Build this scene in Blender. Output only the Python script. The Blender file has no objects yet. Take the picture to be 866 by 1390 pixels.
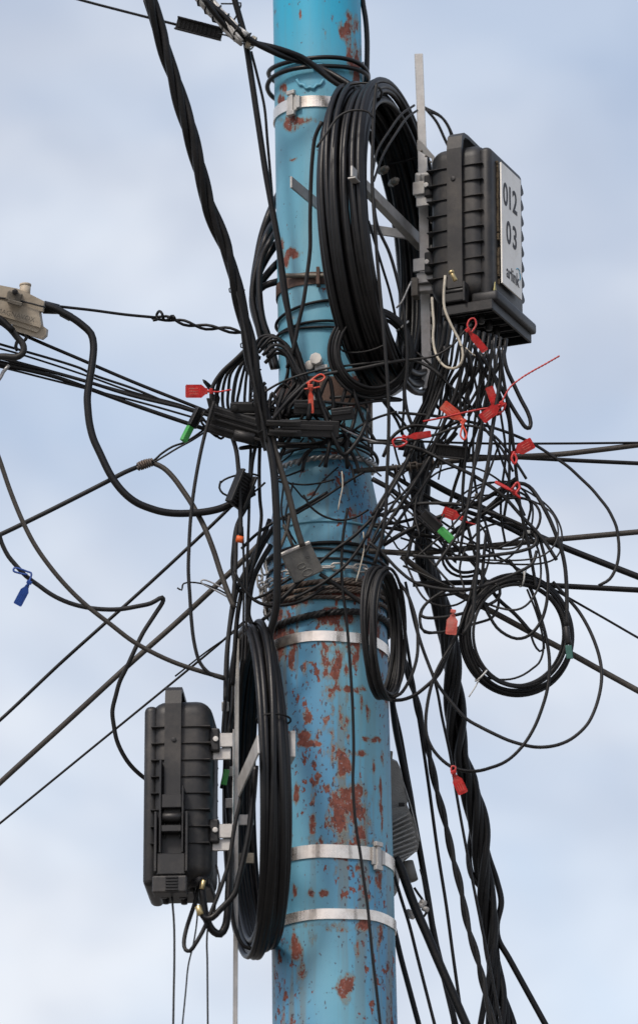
import bpy, bmesh, math, random
from mathutils import Vector, Matrix
random.seed(7)
SC = bpy.context.scene
COL = SC.collection

# ------------------------------------------------------------------ camera
ZV = Vector((0, 0, 1))
CAM = Vector((0.0, -9.5, 1.6)); EL = math.radians(19.0); F = 8038.0
FWD = Vector((0, math.cos(EL), math.sin(EL))); UP = Vector((0, -math.sin(EL), math.cos(EL))); RT = Vector((1, 0, 0))
cam = bpy.data.cameras.new('camera'); camo = bpy.data.objects.new('camera', cam); COL.objects.link(camo)
camo.location = CAM; camo.rotation_euler = (math.pi/2+EL, 0, 0)
cam.sensor_fit = 'VERTICAL'; cam.sensor_height = 24.0; cam.lens = 24.0*F/1390.0
cam.clip_end = 3000; cam.dof.use_dof = True; cam.dof.focus_distance = 10.0; cam.dof.aperture_fstop = 3.2
SC.camera = camo

# ------------------------------------------------------------------ world and sun
SUN_EL, SUN_AZ = math.radians(48), math.radians(-148)      # direction the sun stands in, azimuth from +Y clockwise
w = bpy.data.worlds.new('World'); SC.world = w; w.use_nodes = True
nt = w.node_tree; nt.nodes.clear()
N = nt.nodes.new; LK = nt.links.new
wout = N('ShaderNodeOutputWorld'); wbg = N('ShaderNodeBackground'); wbg.inputs['Strength'].default_value = 0.1
sky = N('ShaderNodeTexSky'); sky.sky_type = 'NISHITA'; sky.sun_disc = False
sky.sun_elevation = SUN_EL; sky.sun_rotation = SUN_AZ; sky.air_density = 1.0; sky.dust_density = 1.5
tc = N('ShaderNodeTexCoord'); mp = N('ShaderNodeMapping'); mp.inputs['Scale'].default_value = (1, 1, 1.7); mp.inputs['Location'].default_value = (3.1, 0.4, 0.35)
n1 = N('ShaderNodeTexNoise'); n1.inputs['Scale'].default_value = 9.0; n1.inputs['Detail'].default_value = 8; n1.inputs['Roughness'].default_value = 0.56; n1.inputs['Distortion'].default_value = 0.5
n2 = N('ShaderNodeTexNoise'); n2.inputs['Scale'].default_value = 17.0; n2.inputs['Detail'].default_value = 7; n2.inputs['Roughness'].default_value = 0.55; n2.inputs['Distortion'].default_value = 0.4
r1 = N('ShaderNodeValToRGB'); r1.color_ramp.elements[0].position = 0.34; r1.color_ramp.elements[1].position = 0.62
r1.color_ramp.elements[0].color = (0.30, 0.30, 0.30, 1); r1.color_ramp.elements[1].color = (0.97, 0.97, 0.97, 1)
r2 = N('ShaderNodeValToRGB'); r2.color_ramp.elements[0].position = 0.36; r2.color_ramp.elements[1].position = 0.64
r2.color_ramp.elements[0].color = (5.7, 6.2, 7.3, 1); r2.color_ramp.elements[1].color = (8.5, 8.9, 9.6, 1)
mx = N('ShaderNodeMixRGB')
LK(tc.outputs['Generated'], mp.inputs['Vector']); LK(mp.outputs[0], n1.inputs['Vector']); LK(mp.outputs[0], n2.inputs['Vector'])
sx_ = N('ShaderNodeSeparateXYZ'); LK(tc.outputs['Generated'], sx_.inputs[0])      # the cloud veil thins overhead
mr_ = N('ShaderNodeMapRange'); mr_.inputs['From Min'].default_value = .26; mr_.inputs['From Max'].default_value = .46; mr_.inputs['To Min'].default_value = .09; mr_.inputs['To Max'].default_value = -.18
LK(sx_.outputs['Z'], mr_.inputs['Value']); ad_ = N('ShaderNodeMath'); ad_.operation = 'ADD'; LK(n1.outputs['Fac'], ad_.inputs[0]); LK(mr_.outputs['Result'], ad_.inputs[1])
LK(ad_.outputs[0], r1.inputs['Fac']); LK(n2.outputs['Fac'], r2.inputs['Fac'])
blue = N('ShaderNodeMixRGB'); blue.blend_type = 'MULTIPLY'; blue.inputs['Fac'].default_value = 1.0; blue.inputs['Color2'].default_value = (2.75, 2.3, 1.95, 1)
LK(sky.outputs['Color'], blue.inputs['Color1'])
LK(r1.outputs['Color'], mx.inputs['Fac']); LK(blue.outputs['Color'], mx.inputs['Color1']); LK(r2.outputs['Color'], mx.inputs['Color2'])
LK(mx.outputs['Color'], wbg.inputs['Color']); LK(wbg.outputs[0], wout.inputs['Surface'])
sun = bpy.data.lights.new('sun', 'SUN'); sun.energy = 2.2; sun.angle = math.radians(10); sun.color = (1.0, 0.95, 0.87)
suno = bpy.data.objects.new('sun', sun); COL.objects.link(suno)
sd = Vector((math.sin(SUN_AZ)*math.cos(SUN_EL), math.cos(SUN_AZ)*math.cos(SUN_EL), math.sin(SUN_EL)))
suno.rotation_euler = sd.to_track_quat('Z', 'Y').to_euler(); suno.location = (-4, -4, 9)
SC.view_settings.view_transform = 'Standard'; SC.view_settings.look = 'None'
SC.view_settings.exposure = 0.0; SC.view_settings.gamma = 1.0; SC.view_settings.use_curve_mapping = False

# ------------------------------------------------------------------ geometry helpers
def P(x, y, d=0.0):
    """point seen at photo pixel x, y that stands d centimetres nearer than the pole's axis"""
    dr = FWD + RT*((x-433)/F) + UP*((695-y)/F)
    t = (-d/100.0 + 9.5)/dr.y
    return CAM + dr*t
def S(x, y, d=0.0):
    """metres per photo pixel there"""
    dr = FWD + RT*((x-433)/F) + UP*((695-y)/F)
    return ((-d/100.0 + 9.5)/dr.y)/F
def proj(p):
    q = p-CAM; z = q.dot(FWD)
    return 433+F*q.dot(RT)/z, 695-F*q.dot(UP)/z
def catmull(pts, step=0.007):
    n = len(pts)
    if n == 2:
        return [pts[0].lerp(pts[1], i/4) for i in range(5)]
    out = []
    ex = [pts[0]*2-pts[1]] + list(pts) + [pts[-1]*2-pts[-2]]
    for i in range(1, n):
        p0, p1, p2, p3 = ex[i-1], ex[i], ex[i+1], ex[i+2]
        d01 = max((p1-p0).length, 1e-6)**.5; d12 = max((p2-p1).length, 1e-6)**.5; d23 = max((p3-p2).length, 1e-6)**.5
        m1 = (p1-p0)/d01 - (p2-p0)/(d01+d12) + (p2-p1)/d12
        m2 = (p2-p1)/d12 - (p3-p1)/(d12+d23) + (p3-p2)/d23
        m1 *= d12; m2 *= d12
        k = max(2, min(40, int((p2-p1).length/step)))
        for j in range(k):
            t = j/k; t2 = t*t; t3 = t2*t
            out.append(p1*(2*t3-3*t2+1) + m1*(t3-2*t2+t) + p2*(-2*t3+3*t2) + m2*(t3-t2))
    out.append(pts[-1].copy())
    return out
class G:
    """gathers one part's faces in world coordinates"""
    def __init__(s): s.v = []; s.f = []; s.sm = []
    def add(s, vs, fs, smooth=True):
        b = len(s.v); s.v += vs; s.f += [tuple(i+b for i in f) for f in fs]; s.sm += [smooth]*len(fs); return s
    def tube(s, pts, r, sides=8, closed=False, flat=1.0):
        n = len(pts); vs = []; fs = []
        if n < 2: return s
        tan = []
        for i in range(n):
            a = pts[(i-1) % n] if (closed or i > 0) else pts[0]; b = pts[(i+1) % n] if (closed or i < n-1) else pts[-1]
            t = b-a; tan.append(t.normalized() if t.length > 1e-9 else Vector((0, 0, 1)))
        up = Vector((0, 0, 1)) if abs(tan[0].z) < .9 else Vector((1, 0, 0))
        u = (up-tan[0]*up.dot(tan[0])).normalized()
        fr = []
        for t in tan:
            u = u-t*u.dot(t)
            u = u.normalized() if u.length > 1e-9 else t.orthogonal().normalized()
            fr.append((u.copy(), t.cross(u)))
        for i in range(n):
            rr = r[i] if isinstance(r, (list, tuple)) else r
            a, b = fr[i]
            for k in range(sides):
                th = 2*math.pi*k/sides
                vs.append(pts[i]+a*(rr*math.cos(th))+b*(rr*flat*math.sin(th)))
        for i in range(n if closed else n-1):
            j = (i+1) % n
            for k in range(sides):
                l = (k+1) % sides
                fs.append((i*sides+k, i*sides+l, j*sides+l, j*sides+k))
        if not closed:
            fs.append(tuple(range(sides))[::-1]); fs.append(tuple((n-1)*sides+k for k in range(sides)))
        return s.add(vs, fs)
    def box(s, c, ax, h, bevel=0.0, seg=2):
        bm = bmesh.new(); bmesh.ops.create_cube(bm, size=2.0)
        for v in bm.verts: v.co = Vector((v.co.x*h[0], v.co.y*h[1], v.co.z*h[2]))
        if bevel > 0:
            bmesh.ops.bevel(bm, geom=bm.edges[:], offset=bevel, segments=seg, profile=0.5, affect='EDGES', clamp_overlap=True)
        bm.verts.ensure_lookup_table()
        vs = [c + ax[0]*v.co.x + ax[1]*v.co.y + ax[2]*v.co.z for v in bm.verts]
        fs = [tuple(v.index for v in f.verts) for f in bm.faces]
        bm.free(); return s.add(vs, fs, bevel > 0.004)
    def prism(s, poly, c, ax, th):
        """poly in the plane ax0, ax1, extruded th each way along ax2"""
        n = len(poly); vs = []
        for sg in (-1, 1):
            for (a, b) in poly: vs.append(c+ax[0]*a+ax[1]*b+ax[2]*(th*sg))
        fs = [tuple(range(n))[::-1], tuple(range(n, 2*n))] + [(i, (i+1) % n, n+(i+1) % n, n+i) for i in range(n)]
        return s.add(vs, fs, False)
    def cyl(s, a, b, r, sides=14, r2=None):
        return s.tube([a, a.lerp(b, .02), a.lerp(b, .98), b], [r*.9, r, r2 or r, (r2 or r)*.9], sides)
    def build(s, name, m, parent=None):
        me = bpy.data.meshes.new(name)
        c = Vector((0, 0, 0))
        for v in s.v: c += v
        c /= max(1, len(s.v))
        me.from_pydata([v-c for v in s.v], [], s.f); me.update()
        me.polygons.foreach_set('use_smooth', s.sm)
        bm = bmesh.new(); bm.from_mesh(me); bmesh.ops.recalc_face_normals(bm, faces=bm.faces); bm.to_mesh(me); bm.free()
        me.materials.append(m)
        o = bpy.data.objects.new(name, me); COL.objects.link(o)
        place(o, c, parent); return o
WL = {}
def place(o, wc, parent=None):
    WL[o.name] = wc.copy()
    if parent is not None:
        o.parent = parent; o.location = wc-WL[parent.name]
    else: o.location = wc
def empty(name, loc, label=None, cat=None, group=None):
    o = bpy.data.objects.new(name, None); o.empty_display_size = .02; COL.objects.link(o); place(o, loc); tag(o, label, cat, group); return o
def text_mesh(name, body, size, m, off, ext=.0002):
    cu = bpy.data.curves.new(name, 'FONT'); cu.body = body; cu.size = size; cu.align_x = 'CENTER'; cu.align_y = 'CENTER'; cu.extrude = ext; cu.offset = off; cu.resolution_u = 4
    t = bpy.data.objects.new(name, cu); COL.objects.link(t); bpy.context.view_layer.update()
    me = bpy.data.meshes.new_from_object(t); bpy.data.objects.remove(t); bpy.data.curves.remove(cu); me.materials.clear(); me.materials.append(m)
    o = bpy.data.objects.new(name, me); COL.objects.link(o); return o
def tag(o, label=None, cat=None, group=None, kind=None):
    if label: o['label'] = label
    if cat: o['category'] = cat
    if group: o['group'] = group
    if kind: o['kind'] = kind
    return o

# ------------------------------------------------------------------ materials
def mat(name, col, rough=.5, metal=0.0, var=.25, vscale=60.0, dust=None, dustamt=.3, bump=.0, bscale=300.0, spec=.5, trans=0.0, rnd=.3, sss=0):
    m = bpy.data.materials.new(name); m.use_nodes = True; t = m.node_tree; b = t.nodes['Principled BSDF']
    b.inputs['Roughness'].default_value = rough; b.inputs['Metallic'].default_value = metal
    b.inputs['Specular IOR Level'].default_value = spec
    ge = t.nodes.new('ShaderNodeNewGeometry'); no = t.nodes.new('ShaderNodeTexNoise'); no.inputs['Scale'].default_value = vscale
    no.inputs['Detail'].default_value = 6; no.inputs['Roughness'].default_value = .65
    t.links.new(ge.outputs['Position'], no.inputs['Vector'])
    rp = t.nodes.new('ShaderNodeValToRGB'); e = rp.color_ramp.elements
    e[0].position = .3; e[1].position = .7
    e[0].color = tuple(c*(1-var) for c in col)+(1,); e[1].color = tuple(min(1, c*(1+var)) for c in col)+(1,)
    t.links.new(no.outputs['Fac'], rp.inputs['Fac'])
    oi = t.nodes.new('ShaderNodeObjectInfo'); mr = t.nodes.new('ShaderNodeMapRange'); mr.inputs['To Min'].default_value = 1-rnd; mr.inputs['To Max'].default_value = 1+rnd
    t.links.new(oi.outputs['Random'], mr.inputs['Value'])
    mu = t.nodes.new('ShaderNodeMixRGB'); mu.blend_type = 'MULTIPLY'; mu.inputs['Fac'].default_value = 1
    t.links.new(rp.outputs['Color'], mu.inputs['Color1']); t.links.new(mr.outputs['Result'], mu.inputs['Color2'])
    last = mu.outputs['Color']
    if dust:
        n2 = t.nodes.new('ShaderNodeTexNoise'); n2.inputs['Scale'].default_value = vscale*.45; n2.inputs['Detail'].default_value = 8; n2.inputs['Roughness'].default_value = .75
        t.links.new(ge.outputs['Position'], n2.inputs['Vector'])
        r3 = t.nodes.new('ShaderNodeMapRange'); r3.inputs['From Min'].default_value = .48; r3.inputs['From Max'].default_value = .72; r3.inputs['To Max'].default_value = dustamt
        t.links.new(n2.outputs['Fac'], r3.inputs['Value'])
        mm = t.nodes.new('ShaderNodeMixRGB'); mm.inputs['Color2'].default_value = dust+(1,)
        t.links.new(r3.outputs['Result'], mm.inputs['Fac']); t.links.new(last, mm.inputs['Color1']); last = mm.outputs['Color']
    t.links.new(last, b.inputs['Base Color'])
    rr = t.nodes.new('ShaderNodeMapRange'); rr.inputs['To Min'].default_value = max(.05, rough-.12); rr.inputs['To Max'].default_value = min(1, rough+.15)
    t.links.new(no.outputs['Fac'], rr.inputs['Value']); t.links.new(rr.outputs['Result'], b.inputs['Roughness'])
    if bump:
        n3 = t.nodes.new('ShaderNodeTexNoise'); n3.inputs['Scale'].default_value = bscale; n3.inputs['Detail'].default_value = 4
        t.links.new(ge.outputs['Position'], n3.inputs['Vector'])
        bp = t.nodes.new('ShaderNodeBump'); bp.inputs['Strength'].default_value = bump; bp.inputs['Distance'].default_value = .002
        t.links.new(n3.outputs['Fac'], bp.inputs['Height']); t.links.new(bp.outputs[0], b.inputs['Normal'])
    if trans:
        b.inputs['Transmission Weight'].default_value = trans
    return m
M = dict(
 blk=mat('black_cable', (.0055, .0055, .006), .46, dust=(.035, .032, .03), dustamt=.25, spec=.25, bump=.15, rnd=.45),
 shn=mat('glossy_black_cable', (.0045, .0045, .005), .36, dust=(.035, .032, .03), dustamt=.18, spec=.34, bump=.12, rnd=.3),
 gry=mat('charcoal_cable', (.014, .014, .0145), .5, dust=(.06, .055, .05), dustamt=.28, spec=.32, bump=.15, rnd=.4),
 brn=mat('weathered_cable', (.042, .036, .030), .62, dust=(.11, .10, .085), dustamt=.4, bump=.3),
 stl=mat('galvanised_strand', (.33, .33, .33), .42, .75, dust=(.12, .1, .085), dustamt=.4, bump=.2),
 rstl=mat('weathered_strand', (.10, .085, .075), .6, .4, dust=(.2, .12, .07), dustamt=.5, bump=.4),
 gal=mat('galvanised_steel', (.47, .46, .44), .48, .45, var=.15, vscale=45, dust=(.22, .17, .12), dustamt=.4, bump=.15, rnd=.1),
 ss=mat('stainless_band', (.80, .73, .65), .27, .95, var=.12, vscale=30, dust=(.28, .17, .10), dustamt=.6, bump=.08, rnd=.08),
 rst=mat('rusty_band', (.10, .06, .045), .7, .2, dust=(.05, .035, .03), dustamt=.7, bump=.4, vscale=40, rnd=.1),
 pls=mat('black_box_plastic', (.016, .0165, .018), .45, var=.3, vscale=16, dust=(.10, .088, .075), dustamt=.6, spec=.42, bump=.1, bscale=500, rnd=.05),
 plk=mat('deep_black_plastic', (.008, .008, .009), .45, var=.2, vscale=35, dust=(.04, .038, .035), dustamt=.35, spec=.45, bump=.1, rnd=.2),
 wht=mat('white_sign_face', (.86, .84, .79), .5, var=.04, vscale=22, dust=(.50, .44, .34), dustamt=.4, rnd=0),
 inkb=mat('black_ink', (.03, .03, .035), .6, var=.3, rnd=0), inkc=mat('cyan_ink', (.10, .42, .62), .6, rnd=0),
 red=mat('red_plastic', (.47, .015, .015), .42, var=.3, vscale=150, dust=(.5, .16, .13), dustamt=.5, bump=.3, rnd=.12),
 org=mat('orange_red_plastic', (.62, .06, .03), .45, var=.25, vscale=150, dust=(.6, .3, .22), dustamt=.55, bump=.3, rnd=.05),
 pnk=mat('faded_red_plastic', (.62, .12, .09), .45, var=.3, vscale=150, dust=(.6, .38, .33), dustamt=.6, rnd=.05),
 blu=mat('blue_plastic', (.012, .06, .28), .42, var=.15, rnd=0),
 grn=mat('green_plastic', (.05, .33, .07), .5, var=.15, dust=(.2, .35, .2), dustamt=.3, rnd=.05),
 dgr=mat('dark_green_plastic', (.02, .10, .08), .5, var=.2, rnd=0),
 bei=mat('beige_cast_metal', (.42, .365, .285), .62, .05, var=.12, vscale=30, dust=(.16, .12, .08), dustamt=.6, bump=.15, bscale=200, rnd=0),
 bed=mat('tarnished_clamp_metal', (.16, .145, .12), .55, .4, var=.2, dust=(.08, .06, .045), dustamt=.6, bump=.4, rnd=.1),
 alu=mat('cast_aluminium', (.30, .30, .29), .6, .3, var=.12, vscale=50, dust=(.12, .11, .1), dustamt=.5, bump=.5, bscale=400, rnd=0),
 gpl=mat('grey_plastic_box', (.13, .128, .118), .6, var=.15, vscale=40, dust=(.07, .065, .055), dustamt=.6, bump=.3, rnd=0),
 cream=mat('cream_coax', (.46, .42, .34), .5, dust=(.2, .17, .12), dustamt=.5, rnd=.05),
 wtie=mat('clear_cable_tie', (.5, .5, .48), .4, rnd=.1), brs=mat('brass', (.60, .48, .25), .35, .85, rnd=.05),
 orn=mat('orange_cap', (.7, .12, .02), .5, rnd=0), yel=mat('faded_yellow_sticker', (.45, .40, .15), .6, dust=(.15, .12, .08), dustamt=.6, rnd=0),
 mud=mat('dried_mud', (.12, .09, .055), .9, var=.4, vscale=120, bump=.8, rnd=0),
 cer=mat('grey_porcelain', (.45, .43, .40), .4, rnd=.1),
 dirt=mat('dirt_and_asphalt', (.16, .15, .135), .9, var=.3, vscale=3, bump=.4, bscale=40, rnd=0),
)

# ------------------------------------------------------------------ ground
g = G(); g.add([Vector((-900, -900, 0)), Vector((900, -900, 0)), Vector((900, 900, 0)), Vector((-900, 900, 0))], [(0, 1, 2, 3)], False)
tag(g.build('ground', M['dirt']), kind='structure')

# ------------------------------------------------------------------ the pole
ZT, ZB = P(430, 0).z, P(453, 1300).z
def axx(z): return P(430, 0).x + (P(453, 1300).x-P(430, 0).x)*(ZT-z)/(ZT-ZB)
def rad(z):
    """pole radius by height"""
    z1, z2 = P(440, 618, 8).z, P(442, 705, 10).z
    if z > z1: return .0765
    if z > z2: return .0765+(.0985-.0765)*(z1-z)/(z1-z2)
    return .0985+(z2-z)*.0052
def zf(y, ro=0.0):
    z = P(440, y, 8).z
    for _ in range(3): z = P(440, y, (rad(z)+ro)*100).z
    return z
def on_pole(x, y, ro=0.0):
    """point of the pole's front seen at pixel x, y, lifted ro; and its outward normal"""
    z = zf(y); Y = -rad(z)
    for _ in range(6):
        p = P(x, y, -Y*100); r = rad(p.z)+ro; dx = max(-r*.999, min(r*.999, p.x-axx(p.z))); Y = -math.sqrt(r*r-dx*dx)
    p = P(x, y, -Y*100)
    return p, Vector((p.x-axx(p.z), p.y, 0)).normalized()
RUST = [(474,38,13,20,1),(481,74,9,26,1),(484,100,5,22,1),(405,163,24,6,1),(396,170,10,9,1),(408,18,2,6,.9),(441,48,2,7,.8),(385,120,5,7,.9),(384,137,6,9,1),(397,217,5,3,1),
 (397,344,13,6,1),(389,352,5,11,1),(382,330,4,12,.7),(378,345,4,8,.8),(399,431,4,3,.9),(410,480,3,4,.6),(425,670,7,3,1),(470,530,35,22,1),(500,735,3,9,.9),
 (400,815,24,9,1),(375,835,12,10,1),(384,862,16,10,1),(470,800,26,12,.95),(455,838,30,12,.95),(435,805,14,9,.9),(505,850,12,30,.9),(396,888,5,24,1),(378,882,9,16,.9),(459,880,9,32,.95),(480,880,8,22,1),(415,912,4,17,.9),(418,900,8,3,.9),
 (457,910,7,26,1),(470,915,4,14,1),(465,936,28,5,1),(452,945,10,9,.9),(417,972,6,9,1),(411,998,9,7,1),(418,1010,22,4,1),(462,965,3,18,.9),(491,955,3,12,.8),(499,965,3,16,.9),
 (503,1004,14,5,1),(467,1040,9,25,1),(487,1023,13,5,.95),(458,1025,3,20,.8),(431,1057,3,8,.9),(402,1078,4,14,1),(424,1080,4,14,1),(445,1069,5,3,.9),(465,1085,14,18,.95),(485,1085,11,28,.9),(508,1038,2,14,.9),(516,1075,2,24,.9),(518,1110,2,22,.9),
 (390,1093,5,10,.9),(425,1118,5,15,1),(391,1135,5,17,1),(485,1100,14,14,.85),(456,1110,12,26,.8),(493,1128,3,18,.9),(470,1145,60,4,.72),(388,1187,4,16,1),(400,1210,4,9,1),(422,1212,5,7,1),(438,1212,9,6,1),(514,1193,5,18,1),(501,1219,5,6,1),(487,1178,6,6,.9),
 (470,1262,40,4,.7),(493,1256,8,9,1),(403,1289,10,13,1),(400,1275,4,10,1),(515,1272,5,18,1),(485,1290,4,14,.9),(410,1330,8,20,1),(470,1340,12,20,1),(458,1141,52,7,.60),(440,1256,58,6,.58),(440,960,9,70,.52),(452,1010,6,90,.5),(441,900,8,40,.55),(470,985,5,60,.5),(425,1270,10,14,.55),(455,1175,8,20,.5),(480,1100,30,60,.5),(525,940,3,22,.8),(520,880,4,14,.9),(519,1030,3,12,.7),(375,1160,3,9,.8)]
def pole_section(name, z0, z1, step, m, parent, seg=112):
    n = max(2, int((z1-z0)/step)); vs = []; fs = []; ru = []; zn = []
    rr = random.Random(3)
    for i in range(n+1):
        z = z0+(z1-z0)*i/n; r = rad(z); a = axx(z)
        for k in range(seg):
            th = 2*math.pi*k/seg
            v = Vector((a+r*math.sin(th), -r*math.cos(th), z)); vs.append(v)
            f = 0.0
            if math.cos(th) > -.05 and step < .05:
                x, y = proj(v)
                for (cx, cy, rx, ry, st) in RUST:
                    dx = abs(x-cx)/rx; dy = abs(y-cy)/ry
                    if dx < 2 and dy < 2:
                        f = max(f, st*max(0, 1.05-.5*(dx*dx+dy*dy)))
            else: f = .2
            ru.append(f)
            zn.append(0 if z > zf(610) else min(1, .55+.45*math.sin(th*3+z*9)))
    for i in range(n):
        for k in range(seg):
            l = (k+1) % seg
            fs.append((i*seg+k, i*seg+l, (i+1)*seg+l, (i+1)*seg+k))
    fs.append(tuple(n*seg+k for k in range(seg)))
    g = G(); g.add(vs, fs); o = g.build(name, m, parent)
    for nm, dat in (('rust', ru), ('zone', zn)):
        at = o.data.attributes.new(nm, 'FLOAT', 'POINT'); at.data.foreach_set('value', dat)
    return o
def pole_material(name):
    m = bpy.data.materials.new(name); m.use_nodes = True; t = m.node_tree; b = t.nodes['Principled BSDF']; nn = t.nodes.new; lk = t.links.new
    def math_(op, a, c=None, c2=None):
        x = nn('ShaderNodeMath'); x.operation = op; x.use_clamp = False
        for i, q in enumerate((a, c, c2)):
            if q is None: continue
            if isinstance(q, (int, float)): x.inputs[i].default_value = q
            else: lk(q, x.inputs[i])
        return x.outputs[0]
    def noise(vec, sc, det=6, ro=.6, scale=(1, 1, 1)):
        mpn = nn('ShaderNodeMapping'); mpn.inputs['Scale'].default_value = scale; lk(vec, mpn.inputs['Vector'])
        x = nn('ShaderNodeTexNoise'); x.inputs['Scale'].default_value = sc; x.inputs['Detail'].default_value = det; x.inputs['Roughness'].default_value = ro
        lk(mpn.outputs[0], x.inputs['Vector']); return x.outputs['Fac']
    def step(v, lo, hi):
        x = nn('ShaderNodeMapRange'); x.interpolation_type = 'SMOOTHSTEP'; x.inputs['From Min'].default_value = lo; x.inputs['From Max'].default_value = hi; lk(v, x.inputs['Value']); return x.outputs['Result']
    def mix(f, a, c, mode='MIX'):
        x = nn('ShaderNodeMixRGB'); x.blend_type = mode
        for i, q in enumerate((f, a, c)):
            if isinstance(q, tuple): x.inputs[i].default_value = q+(1,)
            elif isinstance(q, (int, float)): x.inputs[i].default_value = q
            else: lk(q, x.inputs[i])
        return x.outputs[0]
    pos = nn('ShaderNodeNewGeometry').outputs['Position']
    ar = nn('ShaderNodeAttribute'); ar.attribute_name = 'rust'; az = nn('ShaderNodeAttribute'); az.attribute_name = 'zone'
    big = noise(pos, 40, 8, .74, (1, 1, .42)); fine = noise(pos, 75, 5, .6, (1, 1, .6)); spk = noise(pos, 150, 3, .55, (1, 1, .7)); strk = noise(pos, 42, 5, .6, (1, 1, .05)); soft = noise(pos, 6, 4, .5)
    nz = math_('ADD', math_('MULTIPLY', math_('SUBTRACT', big, .5), 3.4), math_('MULTIPLY', math_('SUBTRACT', fine, .5), 2.3))
    f = math_('ADD', ar.outputs['Fac'], math_('MULTIPLY', nz, math_('ADD', .52, math_('MULTIPLY', ar.outputs['Fac'], .42))))
    rust = step(f, .67, .71)
    # free chips and pin holes, mostly on the lower section
    chips = step(math_('ADD', fine, math_('MULTIPLY', math_('ADD', az.outputs['Fac'], math_('MULTIPLY', soft, .6)), .10)), .70, .72)
    pins = step(math_('ADD', spk, math_('MULTIPLY', az.outputs['Fac'], .09)), .69, .715)
    rust_all = math_('MAXIMUM', rust, chips)
    halo = step(f, .30, .66)
    paint = mix(step(soft, .35, .65), (.125, .355, .475), (.165, .40, .515))
    up = nn('ShaderNodeSeparateXYZ'); lk(pos, up.inputs[0])
    top = step(up.outputs['Z'], ZT-.24, ZT-.02)
    paint = mix(top, paint, (.025, .36, .55))
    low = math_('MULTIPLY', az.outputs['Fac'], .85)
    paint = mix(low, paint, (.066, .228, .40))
    paint = mix(math_('MULTIPLY', step(strk, .50, .62), math_('ADD', math_('MULTIPLY', az.outputs['Fac'], .55), .10)), paint, (.17, .15, .09))
    paint = mix(math_('MULTIPLY', step(noise(pos, 30, 6, .7, (1, 1, .12)), .58, .75), math_('MULTIPLY', az.outputs['Fac'], .6)), paint, (.22, .31, .36))
    paint = mix(math_('MULTIPLY', halo, .62), paint, (.155, .125, .075))
    paint = mix(math_('MULTIPLY', step(fine, .55, .8), .18), paint, (.05, .12, .16))
    rustc = mix(step(noise(pos, 90, 6, .7), .35, .68), (.13, .038, .026), (.235, .078, .055))
    rustc = mix(math_('MULTIPLY', step(noise(pos, 55, 4, .6), .56, .7), .6), rustc, (.10, .045, .035))
    rustc = mix(math_('MULTIPLY', step(noise(pos, 240, 3, .6), .6, .68), .45), rustc, (.28, .36, .42))
    col = mix(rust_all, paint, rustc)
    col = mix(math_('MULTIPLY', math_('SUBTRACT', step(f, .61, .65), rust), .5), col, (.33, .40, .36))
    col = mix(math_('MULTIPLY', pins, .85), col, (.055, .03, .035))
    lk(col, b.inputs['Base Color'])
    ro = math_('ADD', math_('MULTIPLY', rust_all, .33), math_('ADD', .40, math_('MULTIPLY', soft, .12))); lk(ro, b.inputs['Roughness'])
    b.inputs['Specular IOR Level'].default_value = .4
    h = math_('SUBTRACT', math_('ADD', math_('MULTIPLY', noise(pos, 14, 3, .5), .5), math_('MULTIPLY', fine, .12)), math_('MULTIPLY', rust_all, .5))
    bp = nn('ShaderNodeBump'); bp.inputs['Strength'].default_value = .55; bp.inputs['Distance'].default_value = .0012; lk(h, bp.inputs['Height']); lk(bp.outputs[0], b.inputs['Normal'])
    return m
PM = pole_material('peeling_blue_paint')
pole = empty('utility_pole', Vector((axx(0), 0, 0)), 'blue painted steel pole with peeling rusty paint', 'utility pole')
za, zb = zf(612), zf(706)
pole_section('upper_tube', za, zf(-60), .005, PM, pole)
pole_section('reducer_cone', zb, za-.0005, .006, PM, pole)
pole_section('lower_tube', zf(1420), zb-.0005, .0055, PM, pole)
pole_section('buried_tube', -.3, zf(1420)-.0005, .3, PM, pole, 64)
for yy, dr in ((611, .0012), (707, .0012)):
    z = zf(yy); r = rad(z)+dr; g = G()
    g.tube([Vector((axx(z)+r*math.sin(2*math.pi*k/64), -r*math.cos(2*math.pi*k/64), z)) for k in range(64)], .0022, 6, True)
    g.build('weld_seam', PM, pole)
for (bx_, by_) in ((432, 92),):     # half buried lug with a painted curl of weld under it
    p, n = on_pole(bx_, by_, .002)
    g = G(); g.box(p, (n.cross(Vector((0, 0, 1))), n, Vector((0, 0, 1))), (.009, .008, .006), .003); g.build('lug', PM, pole)
    g = G(); pts = [on_pole(403+i*4.5, 108+10*math.sin(i/8*math.pi)+(3 if i % 2 else 0), .002)[0] for i in range(9)]
    g.tube(catmull(pts, .003), .0028, 6); g.build('weld_bead', PM, pole)

ORD = ('first', 'second', 'third', 'fourth', 'fifth', 'sixth', 'seventh', 'eighth', 'ninth', 'tenth', 'eleventh', 'twelfth', 'thirteenth', 'fourteenth', 'fifteenth', 'sixteenth', 'seventeenth', 'eighteenth', 'nineteenth', 'twentieth')
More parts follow.
